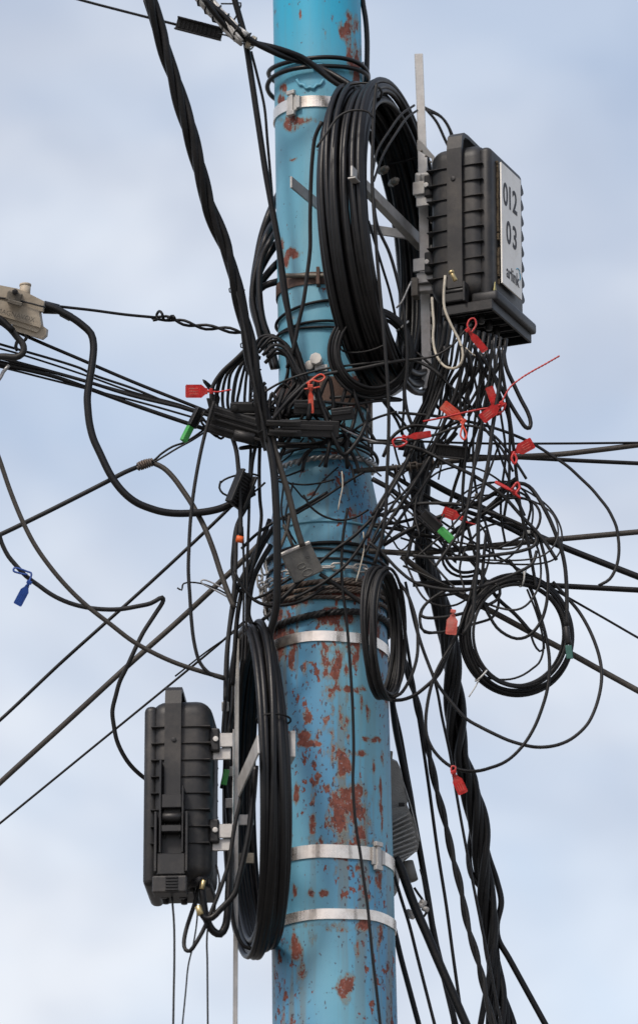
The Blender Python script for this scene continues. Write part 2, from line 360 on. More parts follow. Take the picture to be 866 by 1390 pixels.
# ------------------------------------------------------------------ bands and wraps round the pole
def ring_pts(y, ro, n=96, tilt=0.0, wob=0.0, seed=0, cx=0.0, cy=0.0, a0=0, a1=360):
    z0 = zf(y, ro); rr = random.Random(seed); ph = [rr.uniform(0, 6.28) for _ in range(4)]; out = []
    full = (a1-a0) >= 360
    for k in range(n if full else n+1):
        th = math.radians(a0+(a1-a0)*k/n)
        z = z0+tilt*math.sin(th)+wob*math.sin(2*th+ph[0])
        r = rad(z)+ro+abs(wob)*.4*math.sin(3*th+ph[1])
        out.append(Vector((axx(z)+cx+r*math.sin(th), cy-r*math.cos(th), z)))
    return out
def band(y, h, m, label, buckle=None, ro=.0015, tilt=0.0, name='steel_band', cat='band', bolt=False):
    base = ring_pts(y, ro, 96, tilt); c = Vector((axx(base[0].z), 0, base[0].z))
    e = empty(name, c, label, cat)
    vs = []; fs = []; n = len(base)
    for dz, dr in ((-h/2, -.0012), (-h/2, .0012), (h/2, .0012), (h/2, -.0012)):
        for p in base:
            o = Vector((p.x-c.x, p.y, 0)).normalized()
            k = .0018*math.sin(p.x*50+p.y*37)*.5
            vs.append(p+o*(dr)+Vector((0, 0, dz+k)))
    for a in range(4):
        b = (a+1) % 4
        for k in range(n):
            l = (k+1) % n; fs.append((a*n+k, a*n+l, b*n+l, b*n+k))
    g = G(); g.add(vs, fs, False)
    o = g.build('strap', m, e)
    if buckle:
        x, yb = buckle; p, nn_ = on_pole(x, yb, ro+.003); sx = Vector((0, 0, 1)).cross(nn_).normalized(); zz = Vector((0, 0, 1))
        g = G(); g.box(p, (sx, nn_, zz), (.010, .003, h*.5+.004), .0012); g.box(p+nn_*.003, (sx, nn_, zz), (.004, .0035, h*.5+.009), .0015)
        g.box(p+sx*.013, (sx, nn_, zz), (.0035, .004, h*.5+.001), .001)
        g.build('buckle', M['gal'], e)
        for k in (-1, 1): g = G(); g.box(p+nn_*.004+zz*(k*(h*.5+.009)), (sx, nn_, zz), (.008, .004, .004), .0012); g.build('buckle_ear', M['gal'], e)
    return e
band(137, .0205, M['ss'], 'bright stainless band with buckle near the top of the blue pole', (397, 141))
band(377, .022, M['rst'], 'dark brown rusty clamp band halfway up the upper blue tube')
band(863, .0175, M['ss'], 'plain stainless band just below the twisted steel wire wraps')
band(1155, .0225, M['ss'], 'wide stainless band with buckle above the lowest band', (511, 1163))
band(1240, .0175, M['ss'], 'thin stainless band lowest on the pole without a buckle in view', tilt=.003)
band(527, .045, M['rst'], 'rusty wide collar behind the red tag in the middle tangle', ro=.004)
# bolt ears of the rusty clamp
e = empty('clamp_bolt', on_pole(432, 374, .01)[0], 'dark steel bolt tightening the rusty clamp on the pole', 'bolt')
p, n_ = on_pole(432, 376, .012); q, _ = on_pole(388, 374, .012)
g = G(); g.cyl(q, P(445, 374, 9.6), .0042, 10); g.build('rod', M['bed'], e)
g = G(); g.box(p, (RT, n_, Vector((0, 0, 1))), (.003, .009, .016), .001); g.build('ear', M['rst'], e)

def wrapring(y, ro, r, label, m='blk', tilt=0, wob=.002, seed=1, strands=1, group=None, name='wrapped_cable', cat='cable', cx=0, cy=0):
    base = ring_pts(y, ro, 120, tilt, wob, seed, cx, cy)
    if strands == 1:
        g = G(); g.tube(base, r, 8, True); o = g.build(name, M[m]); tag(o, label, cat, group); return o
    e = empty(name, Vector((axx(base[0].z), 0, base[0].z)), label, cat, group)
    for s_ in range(strands):
        pts = []
        for k, p in enumerate(base):
            th = 2*math.pi*(k/len(base)*24 + s_/strands); o_ = Vector((p.x-axx(p.z), p.y, 0)).normalized()
            pts.append(p+o_*(r*.95*math.cos(th))+Vector((0, 0, r*.95*math.sin(th))))
        g = G(); g.tube(pts, r*.95, 6, True); g.build('strand', M[m], e)
    return e
wrapring(77, .010, .0042, 'thick black cable looped round the pole above the top band, upper turn', 'shn', tilt=-.004, seed=2, wob=.004, cx=.002)
wrapring(88, .011, .0042, 'thick black cable looped round the pole above the top band, lower turn', 'shn', tilt=.008, seed=5, wob=.003, cx=-.001)
wrapring(410, .004, .0028, 'black cable turn round the pole just below the rusty clamp', 'blk', tilt=.012, seed=3)
wrapring(437, .004, .0026, 'black cable double turn below the rusty clamp, upper line', 'blk', tilt=.002, seed=4)
wrapring(442, .0042, .0022, 'black cable double turn below the rusty clamp, lower line', 'blk', tilt=-.001, seed=6)
wrapring(738, .004, .0036, 'dark cable ring behind the small grey box on the pole', 'blk', tilt=.002, seed=8)
wrapring(745, .0035, .0024, 'thin dark cable ring just under the thicker ring behind the grey box', 'gry', tilt=-.003, seed=9)
wrapring(757, .003, .0022, 'thin dark wire ring just above the chain', 'gry', tilt=.004, seed=10)
for i, (yy, rr_, tl) in enumerate(((786, .0022, .004), (791, .0026, .001), (797, .0022, -.002), (802, .0020, .004), (808, .0023, -.001))):
    wrapring(yy, .005, rr_, ORD[i]+' weathered steel wire wrap below the chain, counted from the top', 'rstl', tilt=tl, seed=20+i, strands=3, group='steel wire wraps below the chain', name='steel_wire_wrap', cat='wire', wob=.003)
wrapring(832, .006, .0035, 'thick dark twisted strand ringing the pole between wire wraps and steel band', 'gry', tilt=.006, seed=31, strands=3, wob=.003, name='strand_wrap')
wrapring(620, .008, .0030, 'grey steel wire turn round the pole under the black closures', 'stl', tilt=.01, seed=33, strands=2, name='steel_wire_wrap', cat='wire')
for i in range(4):
    wrapring(574+i*10, .006+.006*random.random(), random.choice((.002, .0026, .0032)), ORD[i]+' black cable ring round the pole inside the tangle, counted from the top', 'blk', tilt=random.uniform(-.02, .02), seed=40+i, wob=.006, group='cable rings in the middle tangle', cx=random.uniform(-.006, .006), cy=-.004)

# ------------------------------------------------------------------ chain
ch = empty('chain', on_pole(470, 770, .01)[0], 'galvanised steel chain wrapped round the pole below the grey box', 'chain')
rp = ring_pts(770, .010, 400, .010, .002, 11)
arc = [0]
for i in range(1, len(rp)): arc.append(arc[-1]+(rp[i]-rp[i-1]).length)
def link(c, t, nrm, L=.0125, Wd=.0062, r=.0019):
    pts = []
    s = t.cross(nrm).normalized()
    for k in range(16):
        th = 2*math.pi*k/16
        pts.append(c+t*(math.copysign(L-Wd, math.cos(th))*(1 if abs(math.cos(th)) > .2 else 0)+Wd*math.cos(th))+s*(Wd*math.sin(th)))
    g = G(); g.tube(pts, r, 6, True); return g
nl = int(arc[-1]/.0195)
for k in range(nl):
    s = arc[-1]*k/nl; i = min(range(len(arc)), key=lambda q: abs(arc[q]-s))
    t = (rp[(i+1) % len(rp)]-rp[i-1]).normalized(); o_ = Vector((rp[i].x-axx(rp[i].z), rp[i].y, 0)).normalized()
    nrm = (o_*.8+t.cross(o_)*.6) if k % 2 else (o_*.5-t.cross(o_)*.85)
    link(rp[i], t, nrm.normalized()).build('link', M['gal'], ch)
for k, (x, y) in enumerate(((357, 800), (353, 790), (352, 779), (358, 771), (366, 768), (360, 812), (364, 826))):
    link(P(x, y, 3), (P(x+1, y+9, 3)-P(x, y, 3)).normalized(), (Vector((.7, -.7, 0)) if k % 2 else Vector((-.5, -.8, .1))).normalized()).build('link', M['gal'], ch)

# ------------------------------------------------------------------ cables
def path(s, d, step=0.007, jz=0.0):
    pp = []
    for tok in s.split():
        q = [float(a) for a in tok.split(',')]
        pp.append(q)
    n = len(pp); out = []
    for i, q in enumerate(pp):
        if len(q) > 2: dd = q[2]
        elif isinstance(d, (tuple, list)):
            k = i/(n-1)*(len(d)-1); j = min(int(k), len(d)-2); dd = d[j]+(d[j+1]-d[j])*(k-j)
        else: dd = d
        out.append(P(q[0], q[1], dd+jz))
    def off(q): return q[0] < -5 or q[0] > 875 or q[1] < -5 or q[1] > 1330 or (q[1] > 1290 and 240 < q[0] < 700)
    pre = []
    if off(pp[0]): pre = [out[0]+(out[0]-out[1]).normalized()*.9]
    if off(pp[-1]): out.append(out[-1]+(out[-1]-out[-2]).normalized()*.9)
    return catmull(pre+out, step)
def sc_at(s, d):
    q = s.split(); q = [float(a) for a in q[len(q)//2].split(',')]
    return S(q[0], q[1], q[2] if len(q) > 2 else (d if not isinstance(d, (tuple, list)) else d[len(d)//2]))
def cable(label, s, d, r, m='blk', group=None, name='cable', cat='cable', flat=1.0, sides=8):
    g = G(); g.tube(path(s, d), r*sc_at(s, d), sides, False, flat)
    return tag(g.build(name, M[m]), label, cat, group)
def twist(label, s, d, r, n, R, turns, m='blk', name='cable_bundle', cat='cable bundle', group=None, wander=.0, seed=0, prof=lambda q: 1.0):
    base = path(s, d, .008); k = sc_at(s, d); L = len(base); rr = random.Random(seed)
    e = empty(name, base[L//2], label, cat, group)
    for a in range(n):
        pts = []; ph = rr.uniform(-.5, .5); w1 = rr.uniform(.6, 1.5)
        for i, p in enumerate(base):
            t = (base[min(i+1, L-1)]-base[max(i-1, 0)]).normalized(); u = Vector((0, -1, 0)); u = (u-t*u.dot(t)).normalized(); v = t.cross(u)
            th = 2*math.pi*(turns*i/L+a/n)+ph
            RR = R*k*prof(i/L)*(1+wander*math.sin(w1*11*i/L+a*2.1))
            pts.append(p+u*(RR*math.cos(th))+v*(RR*math.sin(th)))
        g = G(); g.tube(pts, r*k, 8); g.build('strand', M[m], e)
    return e
def wrapwire(s, d, R, r, turns, m, parent=None, name='wire_wrap', label=None, cat=None, taper=.6):
    base = path(s, d, .001); k = sc_at(s, d); L = len(base); pts = []
    for i in range(turns*10+1):
        q = base[min(L-1, int(i/(turns*10)*(L-1)))]; j = min(L-2, int(i/(turns*10)*(L-1))); t = (base[j+1]-base[j]).normalized(); u = Vector((0, -1, 0)); u = (u-t*u.dot(t)).normalized(); v = t.cross(u)
        th = 2*math.pi*i/10; RR = R*k*(taper+(1-taper)*math.sin(math.pi*i/(turns*10)))
        pts.append(q+u*(RR*math.cos(th))+v*(RR*math.sin(th)))
    g = G(); g.tube(pts, r*k, 5); o = g.build(name, M[m], parent)
    if parent is None: tag(o, label, cat)
    return o

# spans arriving from the left
cable('thin black support wire reaching the wedge clamp at the top left', '-40,-42 40,-20 110,0 175,17 242,34', 8, 2.0)
c_ = cable('thin black wire running right from the beige cast housing', '40,410 62,414 80,416 125,421 170,427 212,431', (16, 12), 2.1)
twist('black wire twisted back on itself right of the looped knot', '206,431 225,432 250,438 280,444 305,447 335,452', 11, 2.0, 2, 3.0, 2.3, name='twisted_wire', cat='wire')
wrapwire('208,436 214,428 232,432 238,434', 12, 5.5, 2.0, 2, 'blk', label='loose knot in the black wire left of the pole', name='wire_knot', cat='knot')
GR = 'parallel service cables arriving from the left'
for i, (s, r, lb) in enumerate((
  ('-40,419 37,456.5 110,488 180,518 250,546 300,566', 2.5, 'topmost black service cable passing under the beige housing toward the closures'),
  ('-40,455 0,467 110,500 125,508 180,527 250,555 300,568', 1.9, 'second black service cable from the top in the left bundle'),
  ('-40,463 0,473 32,482 121,511 180,532 250,551 300,572', 1.5, 'hair-thin black service cable third from the top in the left bundle'),
  ('-40,474 0,485.5 115,517 180,537 250,554 300,569', 2.6, 'fourth service cable, slightly thick, in the left bundle'),
  ('-40,484 0,494 70,510 117,526 180,549 250,573 296,588', 3.1, 'lowest thick black service cable in the left bundle'),
  ('-40,490 0,498 60,513 127,530 190,546 250,563 300,578', 1.6, 'thin service cable just above the lowest thick one'),
  ('-40,478 0,490 60,503 130,521 190,537 250,552 300,566', 1.5, 'thin service cable hugging the fourth one'))):
    cable(lb, s, (18, 14, 12), r, 'blk' if i != 3 else 'gry')
cable('straight cable rising from the left edge to the whipped knot', '-40,742 0,726 50,702 100,677 149,652 170,641 189,633', (16, 14, 12), 3.3, 'gry')
cable('thin pair of wires leaving the whipped knot up to the green clamp, upper one', '186,631 208,626 218,617 235,606 252,600 285,578', 12, 1.6, 'blk')
cable('thin pair of wires leaving the whipped knot up to the green clamp, lower one', '189,634 208,628 222,620 240,609 262,597 288,580', 12.4, 1.4, 'gry')
wrapwire('187,634 197,630 208,627', 12.4, 5.2, 1.7, 7, 'rstl', label='whipped wire knot on the cable left of the pole', name='wire_knot', cat='knot', taper=.8)
cable('black straight wire crossing under the drooping loops on the left', '-40,1011 0,978 83,900 180,813 240,758 300,701 325,676', (10, 6), 2.4)
cable('thick dark guy cable rising from the lower left edge to the pole', '-40,1101 0,1063 90,981 178,900 240,845 300,789 345,746 372,717 390,700', (4, 4), 3.9, 'brn')
cable('thin straight wire behind the lower left terminal box', '-40,1150 0,1118 120,1020 240,922 300,872 330,845', (-8, -6), 1.7)
cable('thin straight wire paired above the wire behind the lower left box', '238,918 280,885 318,858 335,842', -5, 1.2)
cable('long brown grey cable sagging from the left edge under the coil', '-20,570 0,624 14,665 31,707 48,740 69,770 92,797 118,822 150,847 180,870 210,887 239,900 272,911 304,920', (22, 18, 14), 3.2, 'brn')
cable('dark cable with a blue tag drooping and kinking back down behind the lower box', '0,724 1,731 5,742 12,755 21,766 36,782 52,794 72,808 93.5,818 115,824 138.5,827 163,827 187,823 205,819 221,811 222,815 210,835 194,860 182,885 172,907 163,925 158,943 153,965 155,985 159,1005 167,1023 177,1038 190,1051 205,1062', (18, 15, 12, 4), 3.1, 'gry')
cable('thick black cable swinging down from the beige housing to the black clamp', '40,410 58,414 73,418 87,425 101,433 113,442 124,453 127.5,468 125.6,494 121,522 119,540 120,558 122,575 127,595 136,615 149,642 160,659 173,673 187,683 204,690 222,695 242.5,697 277,695 300,690 322,680 345,668', (18, 17, 16, 13), 5.2, 'shn', sides=12)
cable('brown grey cable bending down from the whipped knot toward the lower coil', '205,627 222,635 235.5,648 248,665 260,683 268,697 277,714 290,747 300,778 311,808 318,825', (12, 13, 14), 3.7, 'brn', sides=10)
cable('long black drop wire hanging in a shallow arc left of the pole', '291,545 283,572 274,608 268,638 263,669 259,705 257,739 256,775 258,808 260,840 264,873 272,900 286,915 306,922', (20, 19, 16), 2.5, 'gry')
o = cable('thin grey hook wire twisted on the guy cable', '241,798 247,801 248,795 250,792 260,790.5 277,793 300,802 318,813', 8, 1.2, 'gry', name='wire', cat='wire')
cable('thin pale looped wire tied over the guy cable', '318,812 300,797 286,790 276,787 273,789 276,793 290,800 308,810 322,818', 8.4, 1.1, 'stl', name='wire', cat='wire')

# big bundle crossing in front from the top left
twist('thick twisted cable bundle swooping from the top left in front of the pole', '190,-40 204,0 211,24 219,48 228,77 238,107 246,138 254,168 262,196 270.5,226 278,255 285,283 295,310 306,337 318,375 326,410 334,445 341,480 348,515 355,550 361,580 367,610', (42, 36, 28, 20), 5.0, 4, 5.0, 4.2, 'blk', wander=.35, seed=3)
cable('thick single cable continuing down from the swooping bundle past the grey box', '352,545 358,575 365,600 371.7,640 375,690 376.5,740 376.5,781 376,815 372,840 366,862 362,890', (22, 21, 18, 14), 5.2, 'shn', sides=12)
cable('weathered brown cable branching down into the small grey box', '348,520 358,560 370,600 382,640 392,672 402,713 411,742', (23, 20, 17), 4.2, 'brn', sides=10)
cable('second thin line bound along the swooping bundle', '196,0 213,52 232,110 250,176 268,236 283,290 303,343 322,400 335,462 345,520 353,556 362,600', (38, 30, 22), 1.8, 'gry')
for i, y0 in enumerate((395, 470, 503, 536, 550, 572, 590)):
    bx = 318+(y0-375)*.205
    wrapwire(f'{bx-1},{y0-4} {bx+1},{y0+4}', 21, 10.5, .9, 1, 'gry', label='grey tie wire round the swooping bundle', name='tie_wire', cat='tie wire', taper=1)
    bpy.context.scene.collection.objects[-1]['group'] = 'tie wires round the swooping bundle'
    bpy.context.scene.collection.objects[-1]['label'] = ORD[i]+' grey tie wire down the swooping bundle, counted from the top'

# cable coming down at the pole's upper left edge
cable('thick black cable descending steeply from the top beside the pole', '312,-40 319,0 325,22 332,48 341.6,107 348,150 354.6,194 361,236 369,280 379,337 387.5,400 393,434 399,464 406,485 416,515 430,545', (16, 14, 12, 11), 4.2, 'blk', sides=10)
cable('thin black wire alongside the steep thick cable', '341,70 350,105 359,145 363,190 367.5,242 371,285 377,340 384,400 395,450 400,490', (13, 11, 10), 1.9, 'blk')
cable('thin wire dropping from the silver grip to the steep cable', '300,5 318,5 327,4 322,20 317,28', 15, 1.2)
cable('black cable hanging from the left edge of the big coil in front of the pole', '437,165 428,185 424,215 422,250 421,300 421,337 417,372 412,409 405,440 399,470 390,500', (22, 16, 11), 2.7, 'gry')
cable('thick black cable running down behind the right edge of the upper pole', '490,-40 492,0 496,25 498,50 498,85 497,115 495,150', -1, 3.6, 'shn')

# strand at the top with silver preformed grip
e = twist('pair of black cables running from the silver grip across the pole to the big coil', '277,-3 300,22 320,43 341,57 374,69 395,76 413,82 436,94 458,109 476,121 490,140', (20, 17, 13, 14), 4.3, 2, 4.0, 1.6, 'shn', name='cable_pair', cat='cable pair')
twist('silver wire grip wound along the cable at the top left', '242,-52 262,-22 277,-2 290,13 305,29 320,44 333,54', 17.6, 2.3, 11, 8.6, 2.2, 'gal', name='preformed_grip', cat='wire grip', seed=5)
wrapwire('275,-3 300,24 337,57', 17.6, 11.2, 1.3, 5, 'blk', label='thin black wire spiralled round the silver grip', name='spiral_wire', cat='wire', taper=1)
wrapwire('338,56 346,60', 16.5, 9, 1.3, 3, 'cream', label='pale wire tie round the two cables beside the pole top', name='tie_wire', cat='tie wire', taper=1)

# right hand spans
cable('thin level wire leaving to the right, topmost of the right spans', '485,597 560,599 660,602 760,602 866,601 910,601', (12, 9), 1.7)
cable('weathered thick cable leaving right and slightly upward with whipped end', '480,640 510,637 574,632 603,627 663,622 755,617 810,611 866,604 910,599', (11, 10, 9), 3.9, 'brn', sides=10)
wrapwire('538,637 575,632', 11, 6.5, 1.6, 9, 'rstl', label='whipped steel wire on the weathered cable right of the pole', name='whipping', cat='wire wrap')
wrapwire('576,632 600,627', 11, 7, 1.6, 7, 'rstl', label='second coil of whipped wire farther along the weathered cable', name='whipping', cat='wire wrap')
cable('black cable just under the weathered one, sloping down to the right edge', '540,608 600,614 640,619 700,621 780,625 866,629 910,631', (7, 6), 3.0)
cable('weathered lower span rising gently to the right edge under the red tags', '500,748 569,751 594,748.6 650,742.5 724,735 800,728 866,722 910,718', (10, 11), 4.0, 'brn', sides=10)
cable('thick black span falling steeply to the right edge below the weathered one', '575,650 612,670 655,690 710,720 728,727 760,741 815,763 866,783 910,800', (3, 5), 4.7, 'shn', sides=10)
cable('black level span crossing the top of the hanging round coil', '560,793 620,791 677,790.6 753,795 810,798 866,801 910,803', (6, 7), 4.0)
cable('brown grey span falling through the hanging round coil to the lower right', '545,755 575,778 600,795 621.5,806 674,833.6 723,860 772,886 815,910 866,938 910,962', (4, 3), 4.3, 'brn', sides=10)
cable('thin wire falling to the right edge between the coil spans', '560,680 620,722 674,755 706,774 772,812 821,840 866,866 910,890', (5, 5), 1.7)

# large free loops on the right
for lb, s, d, r, m in (
 ('wide thin loop bulging far right between the spans', '540,560 600,566 660,578 696,590 724,603 750,619.5 770,633 788.5,650 803,664 814.6,678 824,690 831,703 836,715 838.5,730 839.6,746 837,766 827,786 812,795', (14, 13), 2.2, 'gry'),
 ('loop rising over a red tag and dropping down to the round coil', '620,728 650,700 672,680 690,662 705,656 717,660 729,674 738,690 745.6,705 755,728 762,748 766.5,770 768.5,797 769,825 769,850', (14, 15, 13), 2.8, 'gry'),
 ('inner loop dipping inside the top left of the round coil', '732,730 739,757 743,781 743,801 741,821 734,843 723,858 713,865 701,867 687,862 674,852 665,838 658,824 654,797 656,760 660,720', (15, 16), 2.3, 'blk'),
 ('largest thin loop sweeping below the round coil to the right', '750,790 770,812 785,830 796.5,849 806,870 813,892 816,912 815,932 808,960 796,984 775,1003 757,1011 740,1014 725,1014 710,1011 690,1005 672,997 652,987 633,976 611,952 600,938 591,924 580,898 569,866 558,820', (10, 14, 14), 2.4, 'gry'),
 ('dropping loop that carries the lowest red tag', '690,760 717,794 732,834 740,862 745,892 745,915 742,938 735,962 725,987 711,1010 694,1028 680,1037 666,1042 652,1046 638,1047 624,1045 611,1040 597,1029 586,1015 579,998 577.6,979 580,955 586,928 593,910 602.5,892 618,866 630,835 640,800 650,751', (13, 17, 16), 2.4, 'blk'),
 ('thin arc lying inside the round coil', '648,914 665,921 692,922 710,916 723,907 731,900 736,888 737,870 733,850 727,830 715,800', (13, 14), 1.5, 'blk'),
 ('drop loop hanging below the right corner of the upper box', '652,481 664,500 674.6,517 687.5,540 698,558 707,572 713,580 718,581 720,574 716,560 707,543 697,522 687.5,501 684,485 683,470', (20, 19), 3.0, 'shn'),
 ('small ring loop beside the middle red tag', '640,707 660,694 685,678 705,676 722,681 731,692 733,703 729,716 721,724 710,728 695,735 675,745', (15, 16), 1.9, 'blk'),
 ('small inner ring loop beside the middle red tag', '655,700 678,683 700,668 712,672 720,684 718,700 712,716 705,722', (14, 13), 1.8, 'blk'),
 ('long flat loop between the two weathered spans on the right', '500,705 530,694 560,685 590,683 630,686 670,697 700,709 720,720 728,731 724,741 706,748 674,753 630,757 590,757 560,754', (14, 17), 2.4, 'gry'),
 ('round loop under the green clamp', '690,661 670,685 645,705 622,716 609,728 603,742 604,756 611,768 622,776 635,777 648,774', (14, 12), 2.2, 'blk'),
 ('second round loop under the green clamp, slightly larger', '674,700 640,712 615,724 603,738 600,752 602,766 612,778 628,783 646,780 660,772', (12, 11), 1.9, 'blk'),
 ('curling loop left of the faded red tag, upper', '640,800 610,800 590,810 576,822 571,834 576,838 600,838 630,832 660,822 676,812 678,800 670,790', (14, 16), 2.2, 'gry'),
 ('curling loop left of the faded red tag, lower', '570,840 571,852 580,858 600,858 622,852 650,845 668,838 676,822 676,806', (15, 14), 1.9, 'gry'),
 ('flattened loop left of the faded red tag', '655,795 620,805 588,812 572,828 570,845 576,858 598,858', (11, 12), 2.1, 'blk'),
 ('long arc in front of the pole foot of the tangle ending in the oval coil', '500,735 520,752 540,773 562,790 590,798 615,801 640,799 670,790 700,778 722,765 728,748', (18, 18, 16), 2.3, 'gry'),
 ('thin arc hanging right of the oval coil', '541,790 552,805 560,825 566,850 567,870 566,890 561,910 553,928 543,942 530,948', (16, 16), 2.3, 'gry'),
 ('loop leaving the bottom of the oval coil toward the faded tag', '515,946 530,950 545,950 562,944 578,932 595,915 605,893 612,876 625,850 636,820 645,780', (16, 15), 2.6, 'blk'),
):
    cable(lb, s, d, r, m)

# strands falling from the upper box through the tangle
FG = 'thin cables falling from the upper box through the tangle'
fl = '%s from the left, by its foot, of the cables falling from the upper box'
FALL = (
 ('642,468 655,500 663,517 668,545 655,562 640,600 620,650 606,700', (22, 18, 12), 2.3, 'blk'),
 ('668,462 663,517 655,562 652,600 640,650 632,700 622,760', (23, 18, 14), 2.0, 'gry'),
 ('681,475 680,505 676,533 668,582 662,630 652,679 649,710 648,760 644,800 640,840 628,862', (22, 20, 18), 2.8, 'gry'),
 ('676,470 684,520 694,585 700,640 706,690 716,735 728,800', (24, 18, 15), 2.3, 'blk'),
 ('678,485 678,549 686,614 681,662 679.5,700 686,740', (20, 16, 13), 1.7, 'blk'),
 ('626,470 624.5,510 624.5,549 632.6,601 629,646 628,688 636,720 646,760', (20, 16, 14), 2.2, 'blk'),
 ('633,474 620,527 597,588 577.6,646 565,700 552,760', (20, 15, 13), 2.7, 'gry'),
 ('648,478 640,514 610,560 585,610 560,660 535,700', (20, 15, 14), 2.3, 'blk'),
 ('655,480 648,540 642,600 645,660 660,715 672,760', (19, 15, 14), 1.8, 'blk'),
 ('660,478 676,530 690,570 691,625 690,660 684,700', (22, 17), 2.0, 'blk'),
 ('603,470 606,500 594,540 571,586 545,640 515,692 498,730', (17, 14, 15), 2.6, 'gry'),
 ('610,468 600,510 582,560 560,610 530,660 505,700', (15, 14, 14), 2.4, 'blk'),
 ('600,470 590,505 580,540 561,580 550,620', (12, 10), 3.8, 'shn'),
 ('607,470 598,500 590,535 572,570 556,610', (10, 9), 4.2, 'shn'),
 ('597,440 595,470 588,500 583,528 588,545', (11, 11), 3.8, 'blk'),
 ('630,476 634,520 636,570 628,610 622,640', (16, 13), 1.7, 'blk'),
 ('637,478 645,520 655,560 672,600 690,650 712,700', (17, 14), 1.7, 'gry'),
 ('670,472 671,500 664,540 650,590 642,640 634,690 622,722 590,770', (21, 17), 2.1, 'gry'),
 ('664,480 652,520 630,560 610,595 570,620', (19, 14), 1.9, 'blk'))
FO = sorted(range(len(FALL)), key=lambda i: float(FALL[i][0].split()[-1].split(',')[0]))
for i, (s, d, r, m) in enumerate(FALL):
    cable(fl % ORD[FO.index(i)], s, d, r, m, FG)
# traced cables of the middle right tangle
for lb, s, d, r, m in (
 ('pale grey flat cable hanging straight down in front of the coils', '511,113 507,150 506,181 505,240 506,267 509,310 513,365 518,420 523,480 526,520 527.5,560 527,601 525,650 523,700 517,735 508,765', (26, 26, 22, 18), 2.4, 'gry'),
 ('cable curving right from the big coil and straight down past the medium coil', '505,250 511.7,305 529,345 543.5,400 550,446 552,501 549,530 553,560 561,582', (20, 18, 14), 2.3, 'gry'),
 ('thin wire from the big coil down to the closures', '500,300 518,360 530,400 540,450 546,500 548,550 545,590', (16, 12), 1.8, 'blk'),
 ('long thin wire from the closures through the weathered spans to the coil top', '440,568 470,582 500,598 530,602 565,608 588,618 610,630 645,647 681,672 707,700 735,730 755,760', (13, 16, 16), 2.5, 'gry'),
 ('arc rising left of the red tag pair and bending to the right', '520,620 532,594 545,583 558,578 572,578 597,581 617,574 629,568', (15, 16), 2.4, 'blk'),
 ('long arc through the red tag knots toward the right', '500,601 535,601 565,596 597,588 612,582 629,578 645,579 668,590 684,606 700,628 714,650', (17, 16), 2.0, 'gry'),
 ('wire running from the medium coil under the upper box to the right', '565,478 585,496 607,520 628,540 645,560 655,578 668,595 681,610 696,640', (16, 17), 1.8, 'blk'),
 ('pair of long cables crossing over the medium coil toward the box, upper', '340,545 380,520 430,503 490,494 530,490 560,488 590,483 612,470 628,452 640,440', (15, 17, 19), 1.7, 'gry'),
 ('pair of long cables crossing over the medium coil toward the box, lower', '365,575 400,535 430,512 490,500 530,492 560,489 585,500 600,512', (16, 17, 17), 2.5, 'gry'),
 ('dark cable looping from the red tag down to the closures', '424,525 428,545 440,565 465,582 500,597 540,606', (16, 15), 1.5, 'stl'),
 ('thick black cable through the tangle to the green clamp', '505,650 530,664 555,685 575,700 590,712', (14, 14), 3.6, 'blk'),
 ('thick cable from the green clamp diagonally to the round coil', '612,736 630,752 645,768 660,790 675,812 700,835 720,858', (14, 12), 2.8, 'blk'),
 ('thin cable with a grey splice through the tangle', '560,760 590,735 615,712 640,681 652,668 660,650 678,600', (17, 16), 1.5, 'blk'),
 ('black cable rising right from the pole cone to the first weathered span', '520,740 550,722 585,706 630,690 660,676 690,657 700,650', (14, 15), 3.2, 'blk'),
 ('dark cable crossing the tangle down right to the steep span', '525,640 560,662 590,680 620,690 655,702 700,722 730,740', (9, 9), 3.2, 'blk'),
 ('straight cable rising from the cone to the closures on the right', '505,740 540,690 572,640 590,610 612,580', (16, 15), 2.4, 'gry'),
 ('straight cable beside it in the same climb', '514,745 549,695 580,650 600,612 620,588', (15, 14), 2.2, 'gry'),
 ('third straight cable of the same climb', '495,752 530,690 560,655 585,618 598,600', (17, 14), 1.8, 'blk'),
):
    cable(lb, s, d, r, m)
TG = 'short looping cables packed in the middle tangle'
rt = random.Random(21)
def tangle(n, cx, cy, sx, sy, d0, d1, rmin, rmax, label, group, loopy=.5, mats=('blk', 'blk', 'gry')):
    for i in range(n):
        a = rt.uniform(0, 6.28); x, y = cx+rt.gauss(0, sx), cy+rt.gauss(0, sy); dd = rt.uniform(d0, d1); pts = []
        hd = rt.uniform(0, 6.28); cu = rt.uniform(-.55, .55)*loopy; stp = rt.uniform(20, 36)
        for k in range(rt.randint(6, 9)):
            pts.append('%.1f,%.1f,%.1f' % (x, y, dd))
            hd += cu+rt.gauss(0, .12); x += stp*math.cos(hd); y += stp*math.sin(hd); dd += rt.uniform(-1.2, 1.2)
            if abs(x-cx) > 2.6*sx: hd = math.pi-hd
            if abs(y-cy) > 2.6*sy: hd = -hd
        cable(label, ' '.join(pts), 0, rt.uniform(rmin, rmax), rt.choice(mats), group)
tangle(9, 568, 650, 18, 36, 6, 16, 1.1, 2.4, 'short dark cable looping within the tangle right of the pole', 'cables looping within the tangle right of the pole', .25)
tangle(14, 440, 568, 34, 14, 10, 17, 1.6, 3.2, 'short dark cable packed round the closures in front of the pole', 'cables packed round the closures', .35)
tangle(3, 455, 632, 25, 14, 12, 15, .9, 1.5, 'thin dark wire lying over the blue cone of the pole', 'thin wires over the blue cone', .4)
tangle(8, 345, 564, 18, 10, 4, 14, 1.6, 3.0, 'short dark cable packed round the closures left of the pole', 'cables packed left of the pole', .35)

